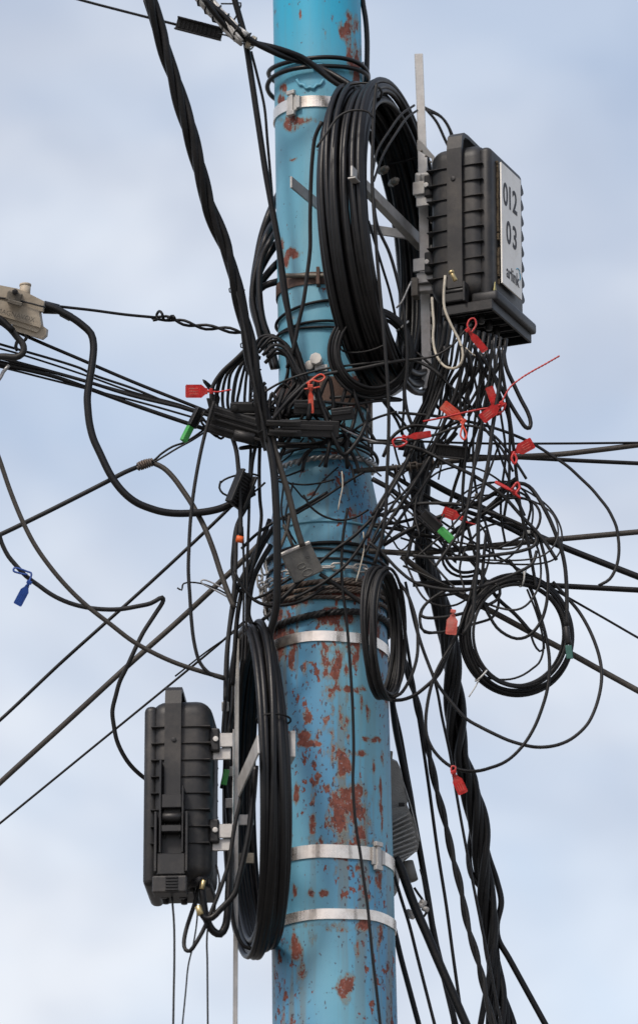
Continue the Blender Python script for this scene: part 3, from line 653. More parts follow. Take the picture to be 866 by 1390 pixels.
for i in range(6):      # fine slack loops of drop wire spreading right of the pole
    cx, cy = rt.uniform(600, 690), rt.uniform(650, 800); ra, rb = rt.uniform(45, 80), rt.uniform(38, 66); a0 = rt.uniform(2.4, 3.8); sp = rt.uniform(3.6, 5.4); dd = rt.uniform(9, 17); pts = []
    for k in range(9):
        a = a0+sp*k/8; q = 1+.09*math.sin(2.3*a+i)
        pts.append('%.1f,%.1f,%.1f' % (cx+ra*q*math.cos(a), cy+rb*q*math.sin(a), dd+1.5*math.sin(a)))
    ex = cx+(ra+rt.uniform(20, 45))*math.cos(a0+sp+.5); ey = cy+(rb+rt.uniform(20, 45))*math.sin(a0+sp+.5)
    bx0 = rt.uniform(520, 560); by0 = rt.uniform(620, 720)
    pts = ['%.1f,%.1f,%.1f' % (bx0, by0, 10)]+pts+['%.1f,%.1f,11' % (rt.uniform(530, 570), rt.uniform(690, 790))]
    cable('fine black wire in slack loops right of the pole', ' '.join(pts), 0, rt.uniform(1.0, 1.6), rt.choice(('blk', 'gry')), 'fine slack loops right of the pole')
# fan of cables arching down left of the pole
FL = 'cables arching down into the closures left of the pole'
for i in range(9):
    x1 = 286+i*7.5; xm = 300+i*5.5
    cable(ORD[i]+' from the left of the cables arching from the swooping bundle into the closures', f'{338+i*2},{470+i*2} {322+i*3},{486} {xm+rt.uniform(-3,3)},{507} {x1+2},{528} {x1+rt.uniform(-3,3)},{550} {x1+8},{572}', (16-i, 12-i*.5), rt.uniform(2.0, 3.2), rt.choice(('gry', 'blk')), FL)
for i in range(7):
    j1, j2, j3 = rt.uniform(-7, 7), rt.uniform(-8, 8), rt.uniform(-12, 12)
    cable(ORD[i]+' from the top of the cables arching beside the pole below the rusty clamp', f'{345+i*3},{470+i*3+j2} {360+i*2+j1},{452+i*4+j2} {378+i+j1},{452+i*5+j2*.6} {392+i+j1},{470+i*6} {398+i*2+j1},{500+i*4} {394+j3},{530+i*4} {375+i*3+j3*1.5},{565}', (8+i, 11+i*.4), rt.uniform(1.8, 3.0), rt.choice(('gry', 'blk')), 'cables arching over beside the pole')
# loose coil limb behind the pole's left side
BG = 'heavy black cables curving behind the pole on its upper left'
for i, s in enumerate(('380,262,-8 366,290 356,320 350,350 345,385 346,420 355,450 365,480', '392,290,-9 371,310 360,335 351,362 346,395 349,430 360,462 370,492', '395,318,-10 372,335 358,357 348,381 343,410 350,440 362,470 372,500',
   '395,345,-11 374,360 360,376 350,392 346,418 354,448 366,478', '395,378,-10 374,383 359,388 349,398 345,412 352,438 362,462', '385,280,-13 362,320 352,352 345,380 343,405 350,440 357,470', '386,300,-12 368,325 356,350 352,385 356,430 366,462 376,500')):
    cable(ORD[i]+' of the heavy black cables curving out behind the upper left of the pole', s, -4+i*1.0, 5.6-.2*i, 'shn', BG, sides=10)

# vertical drops left of the pole, below the closures
for lb, s, d, r, m in (
 ('flat grey drop cable bowing down to the orange cap', '290,548 300,560 309,577 316,595 321,612 324,640 325.5,665 326.5,695 327,728', (16, 15), 3.1, 'gry'),
 ('drop cable beside the flat grey one, bending in at the bottom', '349,598 343,625 340.5,650 336,685 322,712 317,745 316,776 322,798 330,806', (14, 12), 2.6, 'blk'),
 ('straight dark drop cable in the middle of the left drops', '353,600 352,640 353,679 355,700 350,740 342,775 334,800', (13, 12), 2.4, 'blk'),
 ('straight thin drop cable left of the swooping bundle', '341,600 339,650 338,702 336,760 335,820 334,870 333,900', (13, 14), 2.0, 'blk'),
 ('drop cable from the clamp curving down to the coil', '345,660 332,690 322,716 320,760 318,800 313,840 309,875 307,905 306,950', (14, 13), 3.0, 'gry'),
 ('long drop cable curving behind the bundle to the lower coil', '366,705 360,723 348,747 337,769 328,786 321,804 317,825 313,845 309,880 308,920', (10, 11), 3.2, 'gry'),
 ('second long drop cable curving to the lower coil', '372,715 356,742 344,767 332,792 326,815 322,840 319,880 316,930', (9, 11), 3.2, 'blk'),
 ('third drop cable curving outward then down to the lower coil', '368,740 356,760 344,785 339,810 337,835 343,850', (8, 9), 3.8, 'gry'),
 ('thin wire straight down past the orange cap', '329,715 331,760 331,820 330,865 328,900', (14, 14), 1.6, 'blk'),
 ('wire curving from the left drops around under the grey box', '318,775 325,790 334,803 346,815 360,821 375,822 395,820 418,812 440,797', (15, 14), 2.3, 'blk'),
 ('short wire curving back beside the chain', '345,813 362,806 378,795 395,785', (13, 12), 1.9, 'blk'),
 ('straight wire crossing behind the left drops up to the pole', '328,745 345,728 370,710 395,697 420,683 445,668', (11, 12), 2.2, 'blk'),
 ('short slack loop round the black clamp, upper', '300,655 305,651 318,646 340,643 352,646', (13, 13), 1.5, 'blk'),
 ('short slack loop round the black clamp, lower', '300,653 298,662 303,670 315,674 335,673 350,664 360,655', (14, 14), 1.5, 'blk'),
 ('two thin wires curving down over the cone of the pole, left', '385,660 382,690 386,712 397,730', (15, 14), 1.4, 'blk'),
 ('two thin wires curving down over the cone of the pole, right', '398,655 392,680 388,700 392,720 402,738', (15, 14), 1.4, 'blk'),
 ('thin wire crossing the cone from the clamp to the right', '385,706 410,693 440,675 470,655 495,640', (13.5, 13.5), 1.8, 'blk'),
 ('arc of wire over the cone rising to the closures', '410,640 416,618 430,604 448,600 468,606 480,620 489,645', (13, 13), 2.6, 'blk'),
 ('second arc of wire over the cone', '405,632 418,612 440,607 460,614 475,630 482,655', (13.4, 13.4), 1.8, 'gry'),
 ('wire sagging under the arcs on the cone', '412,672 422,688 438,700 458,706 480,703 500,692', (14, 14), 1.6, 'blk'),
 ('long black front wire running down the rusty blue pole', '472,690 466,725 463.5,765 465,800 469,830 471,850 473,872 477,930 478.6,960 480,1020 479,1060 480.6,1095 484,1128 489,1159 493.5,1193 498.6,1228 502,1262 505.5,1298 511,1345 517,1400', (14, 12.2, 12.2), 2.1, 'blk'),
 ('pair of leads leaving the bottom of the grey box to the left', '407,788 395,800 382,816 370,830 356,842', (14, 12), 2.7, 'gry'),
 ('thick lead leaving the grey box to the lower right', '434,779 455,793 475,807 495,822 510,836', (14, 12), 3.2, 'gry'),
 ('diagonal wire rising right across the grey box lead', '380,815 415,782 450,750 480,728 506,703 520,690', (14, 14), 2.4, 'blk'),
 ('second diagonal wire rising right', '400,812 440,790 470,766 490,740 503,715 514,690', (14.5, 15), 2.2, 'blk'),
):
    cable(lb, s, d, r, m)

# bundles falling behind on the right
twist('thick twisted bundle falling away behind the tangle on the right', '560,600 570,650 575,709 577.6,756 588,795 602,840 611,888 616,929 618,976 621,1026 634,1060 645,1100 651,1130 656,1171 660,1215 664,1254 668,1300 676,1370', (-14, -20, -26), 5.2, 6, 8.0, 4.2, 'blk', wander=.35, seed=8, prof=lambda q: 1.0 if q < .68 else 1+1.5*math.sin((q-.68)/.32*4.2)**2)
for i, s in enumerate(('620,1000 632,1058 643,1095 640,1130 636,1165 641,1190 654,1206 668,1228 672,1260 668,1300 660,1345', '624,1010 640,1070 650,1110 662,1160 674,1196 680,1225 674,1255 676,1275 690,1300 712,1340')):
    cable(('left', 'right')[i]+' loose strand of the unravelling bundle at the lower right', s, -24-i*1.5, 4.2, 'blk')
twist('rough taped cable falling at a slant behind the pole on the right', '525,800 536,848 547,888 564,949 575,993 586,1043 600,1101 611,1149 622,1193 633,1248 647,1300 664,1370', (-10, -16), 3.2, 2, 2.2, 9, 'gry', name='taped_cable', cat='cable')
for lb, s, d, r in (
 ('thin straight wire left of the rough taped cable', '541,800 550,860 569,982 580,1055 594,1157 605,1226 615,1300 622,1350', -12, 2.3),
 ('thin wire right of the rough taped cable', '550,790 566.5,860 591,929 600,975 611,1026 620,1082 633,1154 647,1226 661,1295 672,1350', -13, 2.0),
 ('black cable hugging the grey cast housing', '520,850 530.5,935 536,985 544,1026 555,1076 566.5,1138 580,1215 589,1270 596,1300 608,1350', -12, 4.2),
 ('black cable second from the pole on the lower right', '527,900 533,950 544,1000 551,1040 560,1090 568,1150 580,1215', -14, 2.6),
 ('thick black cable leaving under the grey cast housing', '536,1165 541.6,1174 561,1226 580,1270 591,1296 608,1335', -4, 6.2),
 ('thin wire just right of the pole at the bottom', '534,1185 545,1222 555,1254 566.5,1300 578,1345', -5, 2.3),
 ('dark cable emerging from behind the pole at the bottom', '522,1215 533,1254 544,1300 556,1345', -9, 3.8),
 ('hair thin wire near the porcelain clamp', '570,1180 583,1226 598,1300 606,1345', -8, 1.3)):
    cable(lb, s, d, r, 'blk')

# leads round the lower left box
for lb, s, d, r, m in (
 ('thick black cable looping under the gland of the lower left box', '274,1195,13 274,1207 276,1225 279,1242 284,1256 291,1265 299,1268 306,1258 309,1240 310.5,1215 311.6,1190 312,1150', (14, 12), 5.4, 'shn'),
 ('thick cable with brass tip sweeping from the gland up to the coil', '271,1232,16 278,1246 288,1246 298,1236 308,1226 318,1214 325,1190 332,1160 338,1130 343,1090 347,1040', (16, 17), 4.6, 'shn'),
 ('thinner loop cable dropping left of the post', '330,1060 326,1090 319,1120 310,1174 298,1210 286,1240 275,1265 265,1282 258,1291 252,1289 250,1280 253,1262 259,1243 265,1225 270,1205', (16, 15, 12), 2.9, 'gry'),
 ('thin grey lead from the box gland downward', '262,1207 268,1235 267,1255 262,1285 256,1310 252,1350', 12, 1.1, 'gry'),
 ('thin wire hanging from the latch of the lower left box', '233.6,1217 235,1232 236.6,1255 237,1300 236,1360', 15, 1.5, 'gry'),
 ('thin wavy lead right of the gland', '293.6,1174 297,1188 298,1200 293,1220 291,1240 283,1258 281,1280 281.6,1300 282,1350', 12, 1.3, 'gry'),
 ('black cable slack behind the steel post', '318,905 316,960 309,1010 306,1060 311,1110 315,1160 314,1220 320,1262 332,1285 345,1288', (5, 8), 2.8, 'blk'),
 ('thin cable straight along the left of the post', '309,900 306,950 303,1000 306,1040 301,1070', (8, 8), 2.6, 'blk'),
):
    cable(lb, s, d, r, m)

# ------------------------------------------------------------------ coils
def coil(label, c, U, V, offs, r, m, seed, ties=(), name='cable_coil', jit=.02, nrm=None, group=None, squash=None, m2=None, cross=.001):
    rr = random.Random(seed); nn_ = (U.cross(V)).normalized() if nrm is None else nrm
    e = empty(name, c, label, 'cable coil', group); n = 72
    for i, (o1, o2) in enumerate(offs):
        j = rr.uniform(-jit, jit); p1, p2, p3 = rr.uniform(0, 6.28), rr.uniform(0, 6.28), rr.uniform(0, 6.28); a1, a2 = rr.uniform(0, jit), rr.uniform(0, jit*.6)
        pts = []
        for k in range(n):
            t = 2*math.pi*k/n
            q = 1+j+o2+a1*math.sin(t+p1)+a2*math.sin(2*t+p2)
            sq = 1 if squash is None else squash(t)
            pts.append(c + (U*math.cos(t)+V*math.sin(t))*q + nn_*(o1*sq+cross*math.sin(t+p2)+.0025*math.sin(2*t+p3)))
        g = G(); g.tube(pts, r*rr.uniform(.9, 1.08), 9, True); g.build('loop', M[m2] if (m2 and i % 3 == 0) else M[m], e)
    for (ta, wv, tm) in ties:
        q = c + U*math.cos(ta)+V*math.sin(ta); rdir = (U*math.cos(ta)+V*math.sin(ta)).normalized()
        o1s = [o[0] for o in offs]; mid = (max(o1s)+min(o1s))/2; hw = ((max(o1s)-min(o1s))/2+r*1.6)
        o2s = [o[1] for o in offs]; hr = (max(o2s)-min(o2s))/2*(U*math.cos(ta)+V*math.sin(ta)).length+r*1.9
        q = q+nn_*mid+rdir*((max(o2s)+min(o2s))/2*(U*math.cos(ta)+V*math.sin(ta)).length)
        pts = [q+nn_*(hw*math.cos(2*math.pi*k/24))+rdir*(hr*math.sin(2*math.pi*k/24)) for k in range(24)]
        g = G(); g.tube(pts, wv, 6, True); g.build('cable_tie', M[tm], e)
    return e
# big coil on the upper brackets: a stack of turns hung in an upright loop beside the pole
offs = []
rr = random.Random(2)
for i in range(9):
    for k in range(3): offs.append((-.036+i*.0090+rr.uniform(-.003, .003), -.05+.04*k+rr.uniform(-.012, .012)))
Uc = Vector((-.010, 0, .262)); Vc = Vector((-.070, -.175, .0))
coil('large coil of thick black cable hung on the upper brackets', P(518, 324, 8), Uc, Vc, offs, .0056, 'shn', 5, ((.5, .0022, 'blk'), (2.6, .0018, 'blk'), (5.6, .002, 'blk')), jit=.03, cross=.004)
# medium coil in front
cc = P(507, 476, 17); k_ = S(507, 476, 17)
coil('medium ring coil of thin cables in front of the big coil', cc, UP*(57*k_)+FWD*.01, RT*(53*k_)+FWD*.015, [(i*.0035, (-.09+.045*(i % 5))) for i in range(8)], .0030, 'gry', 8, ((.9, .0016, 'wtie'),), jit=.03, m2='blk')
# small oval coil
cc = P(520, 860, 18)
offs = [(-.011+.0044*i, -.06+.06*k) for i in range(6) for k in range(2)]
coil('oval coil of flat black cable hanging before the rusty pole', cc, Vector((.002, -.008, .1085)), Vector((.026, .070, .0)), offs, .0028, 'gry', 12, (), jit=.02, m2='blk')
# lower left coil
offs = []
for i in range(7):
    for k in range(2): offs.append((-.019+i*.0063+rr.uniform(-.0015, .0015), -.02+.05*k+rr.uniform(-.012, .012)))
coil('tall coil of thick black cable hung left of the rusty lower pole', P(350, 1072, 7), Vector((-.006, .0, .268)), Vector((.030, -.165, .0)), offs, .0056, 'shn', 15, ((1.30, .0018, 'blk'),), jit=.03, cross=.005)
# round coil at the right
cc = P(705, 860, 14); k_ = S(705, 860, 14)
ring = coil('round coil of thin black cable hanging from the right hand spans', cc, UP*(78*k_)+FWD*.02, RT*(73*k_)+FWD*.03, [(i*.0028, -.11+.035*(i % 6)) for i in range(8)], .0026, 'blk', 18, ((.08, .0016, 'wtie'), (2.35+1.57, .0016, 'wtie')), jit=.02, m2='gry')
g = G(); g.tube(path('651,920 645,932 636,946', 14), .0012, 5); g.build('tie_tail', M['wtie'], ring)
g = G(); g.tube(path('711,785 713,776 715,769', 14), .0012, 5); g.build('tie_tail', M['wtie'], ring)
e = empty('connector', P(770, 872, 15), 'grey cable splice with a dark green plug on the round coil', 'connector')
g = G(); g.cyl(P(768, 851, 15), P(771, 874, 15), .0052, 10); g.build('sleeve', M['gry'], e)
g = G(); g.box(P(772, 885, 15), ((P(773, 895, 15)-P(771, 875, 15)).normalized(), FWD, RT), (.012, .004, .0055), .0015); g.build('plug', M['dgr'], e)
g = G(); g.tube(path('720,860 724,873 732,884 738,880 736,868', 13), .002, 6); tag(g.build('small_loop', M['blk']), 'small black wire curl on the brown span inside the round coil', 'wire')
# thin ties fanning from the top of the big coil
for i, s in enumerate(('505,240 512,205 528,178 545,155 562,143', '507,246 520,210 538,180 552,160 566,150', '430,200 445,178 460,158 478,150 500,152 506,160')):
    cable(('left', 'right', 'lowest')[i]+' thin band strapped over the top of the big coil', s, (26, 12) if i < 2 else 29, 1.7, 'gry', name='strap_wire', cat='strap')
for i, s in enumerate(('578,148 592,165 604,190 612,206', '580,150 600,160 613,182 618,204', '576,146 598,158 610,176 614,196')):
    cable(('lowest', 'highest', 'middle')[i]+' thin cable arching behind the upper box top', s, -6-i, 2.0, 'blk', 'cables arching behind the upper box')
# ------------------------------------------------------------------ brackets
def bar(a, b, wv, th, m, name, label, cat='bracket', upv=Vector((0, 0, 1)), parent=None, holes=0):
    t = (b-a).normalized(); s = t.cross(upv).normalized(); u2 = s.cross(t)
    g = G(); g.box((a+b)/2, (t, s, u2), ((b-a).length/2, th/2, wv/2), .0008, 1)
    if parent: return g.build(name, M[m], parent)
    return tag(g.build(name, M[m]), label, cat)
e = empty('coil_bracket', P(575, 330, 0), 'galvanised steel bracket arms carrying the big upper coil', 'bracket')
bar(P(477, 232, 30), P(575, 330, -2), .020, .004, 'gal', 'arm', None, parent=e)
bar(P(477, 241, 30), P(572, 339, -2), .003, .014, 'gal', 'arm_flange', None, parent=e)
bar(P(395, 247, 19), P(470, 310, -3), .021, .004, 'gal', 'arm', None, parent=e)
bar(P(470, 306, -3), P(575, 322, -3), .0165, .004, 'gal', 'cross_bar', None, parent=e)
e = empty('mounting_post', P(575, 330, 0), 'tall flat galvanised post standing behind the upper terminal box', 'post')
bar(P(568, 73, 4), P(573, 200, 3), .0145, .0035, 'gal', 'post_top', None, parent=e, upv=RT)
bar(P(573, 200, 2.5), P(580, 566, 2.5), .0165, .0035, 'gal', 'post_bar', None, parent=e, upv=RT)
for i in range(14):
    y = 300+i*18; g = G(); g.box(P(585-0.2*i*.3, y, 3.2), (RT, FWD, UP), (.0014, .003, .0045)); g.build('tooth', M['gal'], e)
g = G()
g.prism([(-.014, .03), (-.009, .03), (.016, .002), (.016, -.014), (.011, -.014), (.011, -.002), (-.014, .014)], P(577, 214, 5), (RT, UP, FWD), .0018); g.build('clip_plate', M['gal'], e)
for (x, y) in ((572, 205), (578, 212), (584, 220)):
    g = G(); g.cyl(P(x, y, 5.2), P(x, y, 6.0), .0022, 8); g.build('rivet', M['bed'], e)
g = G(); g.box(P(573, 252, 5), (RT, FWD, UP), (.0125, .006, .022), .003); g.box(P(568, 246, 6), (RT, FWD, UP), (.004, .006, .012), .002); g.build('clamp', M['gal'], e)
g = G(); g.box(P(577, 388, 5), (Vector((.97, -.2, 0)), Vector((.2, .97, 0)), Vector((0, 0, 1))), (.014, .008, .013), .002); g.build('lower_clamp', M['gal'], e)
g = G(); g.box(P(564, 392, 5.6), (Vector((.97, -.2, 0)), Vector((.2, .97, 0)), Vector((0, 0, 1))), (.006, .012, .017), .002); g.build('clamp_ear', M['bed'], e)
for (x, y) in ((521, 231), (535, 247)):
    g = G(); g.cyl(P(x-6, y+3, 4), P(x+4, y-3, 8), .0045, 8); g.cyl(P(x-2, y+1, 5), P(x+1, y-1, 6.5), .0075, 6)
    tag(g.build('bolt', M['bed']), ('upper' if y < 240 else 'lower')+' weathered bolt seen through the big coil', 'bolt')
# flat strip behind upper pole
bar(P(489, 84, -3), P(489, 118, -3), .0135, .003, 'gal', 'flat_strip', 'grey flat steel strip standing behind the pole top right edge', 'strip', upv=RT)
bar(P(499, 515, 2), P(500, 588, 2), .0155, .003, 'gal', 'flat_strip', 'grey flat steel strip right of the pole beside the closures', 'strip', upv=RT)
# lower left post, arms, rails
e = empty('coil_post', P(320, 1100, 6), 'thin galvanised post between the lower box and the tall coil', 'post')
bar(P(322, 860, 6), P(319, 1500, 6), .0078, .003, 'gal', 'post_bar', None, parent=e, upv=RT)
bar(P(317, 990, 5), P(315, 1250, 5), .003, .006, 'ss', 'post_edge', None, parent=e, upv=RT)
bar(P(324, 1070, 16), P(351, 1010, 30), .034, .003, 'gal', 'hook_arm', None, parent=e)
g = G(); g.box(P(393, 1019, 20), (RT, (FWD*.6-UP*.5+RT*-.25).normalized(), ZV), (.0042, .020, .0225), .0008, 1); g.build('hook_arm', M['gal'], e)
bar(P(322, 1113, 5), P(345, 1113, 5), .018, .003, 'gal', 'cross_arm', None, parent=e)
bar(P(322, 1165, 5), P(345, 1165, 5), .018, .003, 'bed', 'cross_arm', None, parent=e)
for (x, y, mm) in ((306, 959, 'gal'), (311, 1047, 'gal'), (311, 1090, 'gal'), (312, 1188, 'gal')):
    g = G(); g.box(P(x, y, 7), (RT, FWD, UP), (.006, .005, .008), .0012); g.build('clip', M[mm], e)
e2 = empty('drop_clamp', P(305, 1050, 8), 'small black clamp with green wedge beside the lower post', 'clamp')
g = G(); g.box(P(308, 1029, 8), (RT, FWD, UP), (.005, .005, .018), .0015); g.build('body', M['plk'], e2)
g = G(); g.box(P(306, 1055, 8.5), ((RT+UP*-.2).normalized(), FWD, (UP+RT*.2).normalized()), (.0048, .004, .013), .0015); g.build('wedge', M['grn'], e2)

# ------------------------------------------------------------------ terminal boxes
def closure(name, label, corner, e1, e2, W, D, H, plate, ucf, rz):
    """corner: the foot of the upright edge between the latch side and the cover; e1 runs from mount to cover, e2 inward from the latch side"""
    ax = (e1, e2, ZV)
    def L(u, v, z): return corner+e1*u+e2*v+ZV*z
    def bx(u0, u1, v0, v1, z0, z1, bv=.001, seg=1, gg=None):
        gg = gg or G(); gg.box(L((u0+u1)/2, (v0+v1)/2, (z0+z1)/2), ax, (abs(u1-u0)/2, abs(v1-v0)/2, abs(z1-z0)/2), bv, seg); return gg
    e = empty(name, L(-W/2, D/2, 0), label, 'terminal box')
    bx(-W, -.010, 0, D, 0, H, .027, 6).build('body', M['pls'], e)
    bx(-.024, -.0005, .004, D-.004, -.006, H-.010, .010, 4).build('cover', M['pls'], e)
    for i in range(8):
        z = rz+i*.0285
        g = bx(-W-(.001 if plate else -.0016), -.013, -.0032, D+.003, z, z+.0022, .0008)
        g.build('rib', M['pls'], e)
        g = G(); g.prism([(D-.004, z-.004), (D+.002, z+.000), (D+.0050, z+.004), (D+.0045, z+.008), (D-.004, z+.017)], corner+e1*(-.014), (e2, ZV, e1), .011); g.build('back_rib', M['pls'], e)
    # strap over the dome
    uc = -W*ucf; hw = .0135; t = .006; g = G()
    zb = .10 if not plate else .016
    prof = [(-.004, zb), (-.004, H-.012), (-.001, H+.006), (.008, H+.014), (.022, H+.016), (D-.03, H+.014), (D-.012, H+.008), (D+.003, H-.014), (D+.003, .1)]
    po = []; pi_ = []
    for i, (v, z) in enumerate(prof):
        po.append((v-(t if i < 2 else (t*.7 if i < 4 else 0))+(t if i > 6 else 0), z+(t if 2 <= i <= 6 else 0))); pi_.append((v, z))
    n = len(prof); vs = []; fs = []
    for sgn in (-1, 1):
        for (v, z) in po: vs.append(L(uc+sgn*hw, v-.001, z))
        for (v, z) in pi_: vs.append(L(uc+sgn*hw, v, z-.001))
    for i in range(n-1):
        fs += [(i, i+1, 2*n+i+1, 2*n+i), (n+i, 3*n+i, 3*n+i+1, n+i+1), (i, n+i, n+i+1, i+1), (2*n+i, 2*n+i+1, 3*n+i+1, 3*n+i)]
    g.add(vs, fs, False).build('strap', M['pls'], e)
    g = G()
    for k in (-1, 1): bx(uc+k*hw*.82, uc+k*hw*1.0, -.0095, -.006, .07, H-.03, .0008, 1, g)
    g.build('strap_edge', M['pls'], e)
    g = G(); g.cyl(L(uc-.002, -.013, H*.76), L(uc-.002, -.006, H*.76), .0042, 8); g.build('screw', M['plk'], e)
    # latch: forked yoke with two slots, then the toggle block
    f0 = -.012 if plate else -.019
    if not plate:
        for k, zt in ((-1, .155), (1, .200)):
            bx(uc+k*.0185-.0016, uc+k*.0185+.0016, f0-.005, .001, .041, zt, .0008, 1).build('latch_rail', M['pls'], e)
            bx(uc+k*.0255-.0020, uc+k*.0255+.0020, f0-.009, .001, .008, .110, .0008, 1).build('latch_rail', M['pls'], e)
        bx(uc-.0165, uc+.0165, f0-.003, .0, .118, .141, .001, 1).build('latch_bar', M['pls'], e)
        bx(uc-.0165, uc+.0165, f0-.004, .0, .077, .088, .001, 1).build('latch_bar', M['pls'], e)
        bx(uc-.0235, uc+.0235, f0-.006, .0, .003, .040, .002, 1).build('latch_block', M['pls'], e)
        g = G(); g.cyl(L(uc-.0165, -.011, .104), L(uc+.0165, -.011, .104), .009, 12); g.build('latch_roller', M['plk'], e)
        g = G(); bx(uc-.022, uc+.022, -.004, .0, .04, .118, .001, 1, g); g.build('latch_recess', M['plk'], e)
        bx(uc-.027, uc+.030, f0-.010, .004, -.028, .001, .003, 2).build('toggle', M['pls'], e)
        for k in range(5): bx(uc-.012, uc+.008, f0-.0125, f0-.008, -.025+k*.0052, -.0222+k*.0052, .0005, 1).build('toggle_groove', M['plk'], e)
    else:
        bx(uc-.020, uc+.020, f0-.004, .0, -.012, .010, .003, 2).build('latch_recess', M['plk'], e)
        for k in (-1, 1): bx(uc+k*.019-.002, uc+k*.019+.002, f0-.008, .0, -.014, .022, .001, 1).build('latch_rail', M['pls'], e)
        g = G(); g.cyl(L(uc-.021, -.014, .008), L(uc+.021, -.014, .008), .0042, 10); g.build('latch_pin', M['plk'], e)
    # foot: flared collar and the open tray the cables leave by
    if plate:
        bx(-W*.30, .014, -.006, D+.018, -.016, .004, .005, 2).build('collar', M['pls'], e)
        g = G(); z0, z1 = -.032, -.015
        for (a, b, c, d_) in ((-W*.75, .006, -.010, -.006), (-W*.75, .006, D+.008, D+.012), (-W*.75, -W*.75+.004, -.006, D+.008), (.002, .006, -.006, D+.008)):
            bx(a, b, c, d_, z0, z1, .001, 1, g)
        bx(-W*.74, .005, -.008, D+.010, z1-.003, z1+.002, .001, 1, g)
        for k in range(5): bx(-W*.72, -.002, .012+k*.032, .015+k*.032, z0+.004, z1-.004, .0005, 1, g)
        g.build('tray', M['pls'], e)
    else:
        z0, z1 = -.004, .006
        bx(-W*.98, -.03, .02, D-.02, -.004, .01, .002, 1).build('foot_plate', M['plk'], e)
    for i, (u, v) in enumerate(((-.03, .03), (-.055, .035), (-.08, .03), (-.03, .065), (-.06, .07), (-.085, .065), (-.03, .1), (-.06, .105), (-.085, .1))):
        g = G(); g.cyl(L(u, v, z0-.008), L(u, v, z1), .0055, 8); g.build('cable_port', M['plk'], e)
    # mounting ears
    for z in (H*.28, H*.78):
        g = bx(-W-.012, -W+.004, .012, .03, z-.020, z+.020, .003, 2); g.build('mounting_ear', M['plk'], e)
        g = G(); g.cyl(L(-W-.006, .012, z), L(-W-.006, .008, z), .0045, 10); g.build('ear_screw', M['gal'], e)
        g = bx(-W-.034, -W-.006, .016, .020, z-.012, z+.012, .001); g.build('mounting_rail', M['gal'], e)
        g = bx(-W-.030, -W+.0, .022, .026, z-.032, z-.012, .001); g.build('mounting_rail', M['gal'], e)
    if plate:
        z0, z1 = .030, .252; v0, v1 = .034, .124
        g = G(); g.box(L(.0065, (v0+v1)/2, (z0+z1)/2), ax, (.0014, (v1-v0)/2, (z1-z0)/2), .0004, 1); pl = g.build('number_plate', M['wht'], e)
        tag(pl, 'white plate reading 012 03 arlink')
        g = G()
        rr = random.Random(9)
        for k in range(60):
            z = z0+(z1-z0)*rr.random(); wv = rr.uniform(.0006, .0030)
            g.box(L(.0005, v0-wv*.5, z), ax, (.0025, wv, rr.uniform(.002, .008)), .0006, 1)
        g.build('mud_line', M['mud'], e)
        def txt(s, v, z, size, m, nm, shear=0):
            o = text_mesh(nm, s, size, M[m], .0009 if size > .04 else .0003)
            for v_ in o.data.vertices: v_.co.x *= .84; v_.co.y *= 1.08
            o.parent = pl; c = L(.0083, v, z)
            mw = Matrix((( e2.x, 0, e1.x, c.x), (e2.y, 0, e1.y, c.y), (0, 1, 0, c.z), (0, 0, 0, 1)))
            o.matrix_parent_inverse = Matrix.Translation(-WL[pl.name]); o.matrix_basis = mw; return o
        txt('0', .0515, .196, .054, 'inkb', 'printed_digit'); txt('1', .0720, .196, .054, 'inkb', 'printed_digit'); txt('2', .0945, .196, .054, 'inkb', 'printed_digit')
        txt('0', .0645, .130, .054, 'inkb', 'printed_digit'); txt('3', .0925, .130, .054, 'inkb', 'printed_digit')
        txt('arlink', .081, .058, .031, 'inkb', 'printed_word')
        g = G()
        for k in range(2):
            pts = [L(.0087, .106+.010*math.cos(t_), .069+.009*math.sin(t_)+k*.003) for t_ in [(-.8+k*1.6)+j*.22 for j in range(9)]]
            g.tube(pts, .0008, 5)
        g.build('logo_swirl', M['inkc'], pl)
        g = G(); g.prism([(0, .0), (.014, 0), (.007, .021)], L(.0024, .006, .004), (e2, ZV, e1), .0006); g.build('warning_sticker', M['yel'], e)
    return e, L
b1, L1 = closure('terminal_box', 'black ribbed terminal box with white plate reading 012 03', P(666, 398, 14), Vector((.918, -.397, 0)), Vector((.397, .918, 0)), .115, .160, .283, True, .53, .040)
b2, L2 = closure('terminal_box', 'black ribbed terminal box with forked latch at the lower left', P(193, 1196, 14), Vector((-.997, .07, 0)), Vector((.07, .997, 0)), .113, .150, .312, False, .44, .062)
g = G(); g.cyl(P(271, 1150, 12), P(271, 1192, 12), .0165, 14); g.cyl(P(271, 1190, 12), P(271, 1206, 12), .018, 8); tag(g.build('gland', M['plk'], b2))
g = G(); g.cyl(P(274, 1207, 14.5), P(277, 1195, 14.5), .004, 8); g.build('brass_tip', M['brs'], b2)
g = G(); g.cyl(P(269, 1230, 16.5), P(273, 1242, 16.5), .0055, 8); tag(g.build('brass_tip', M['brs']), 'brass cable tip on the thick loop under the lower left box', 'cable tip')
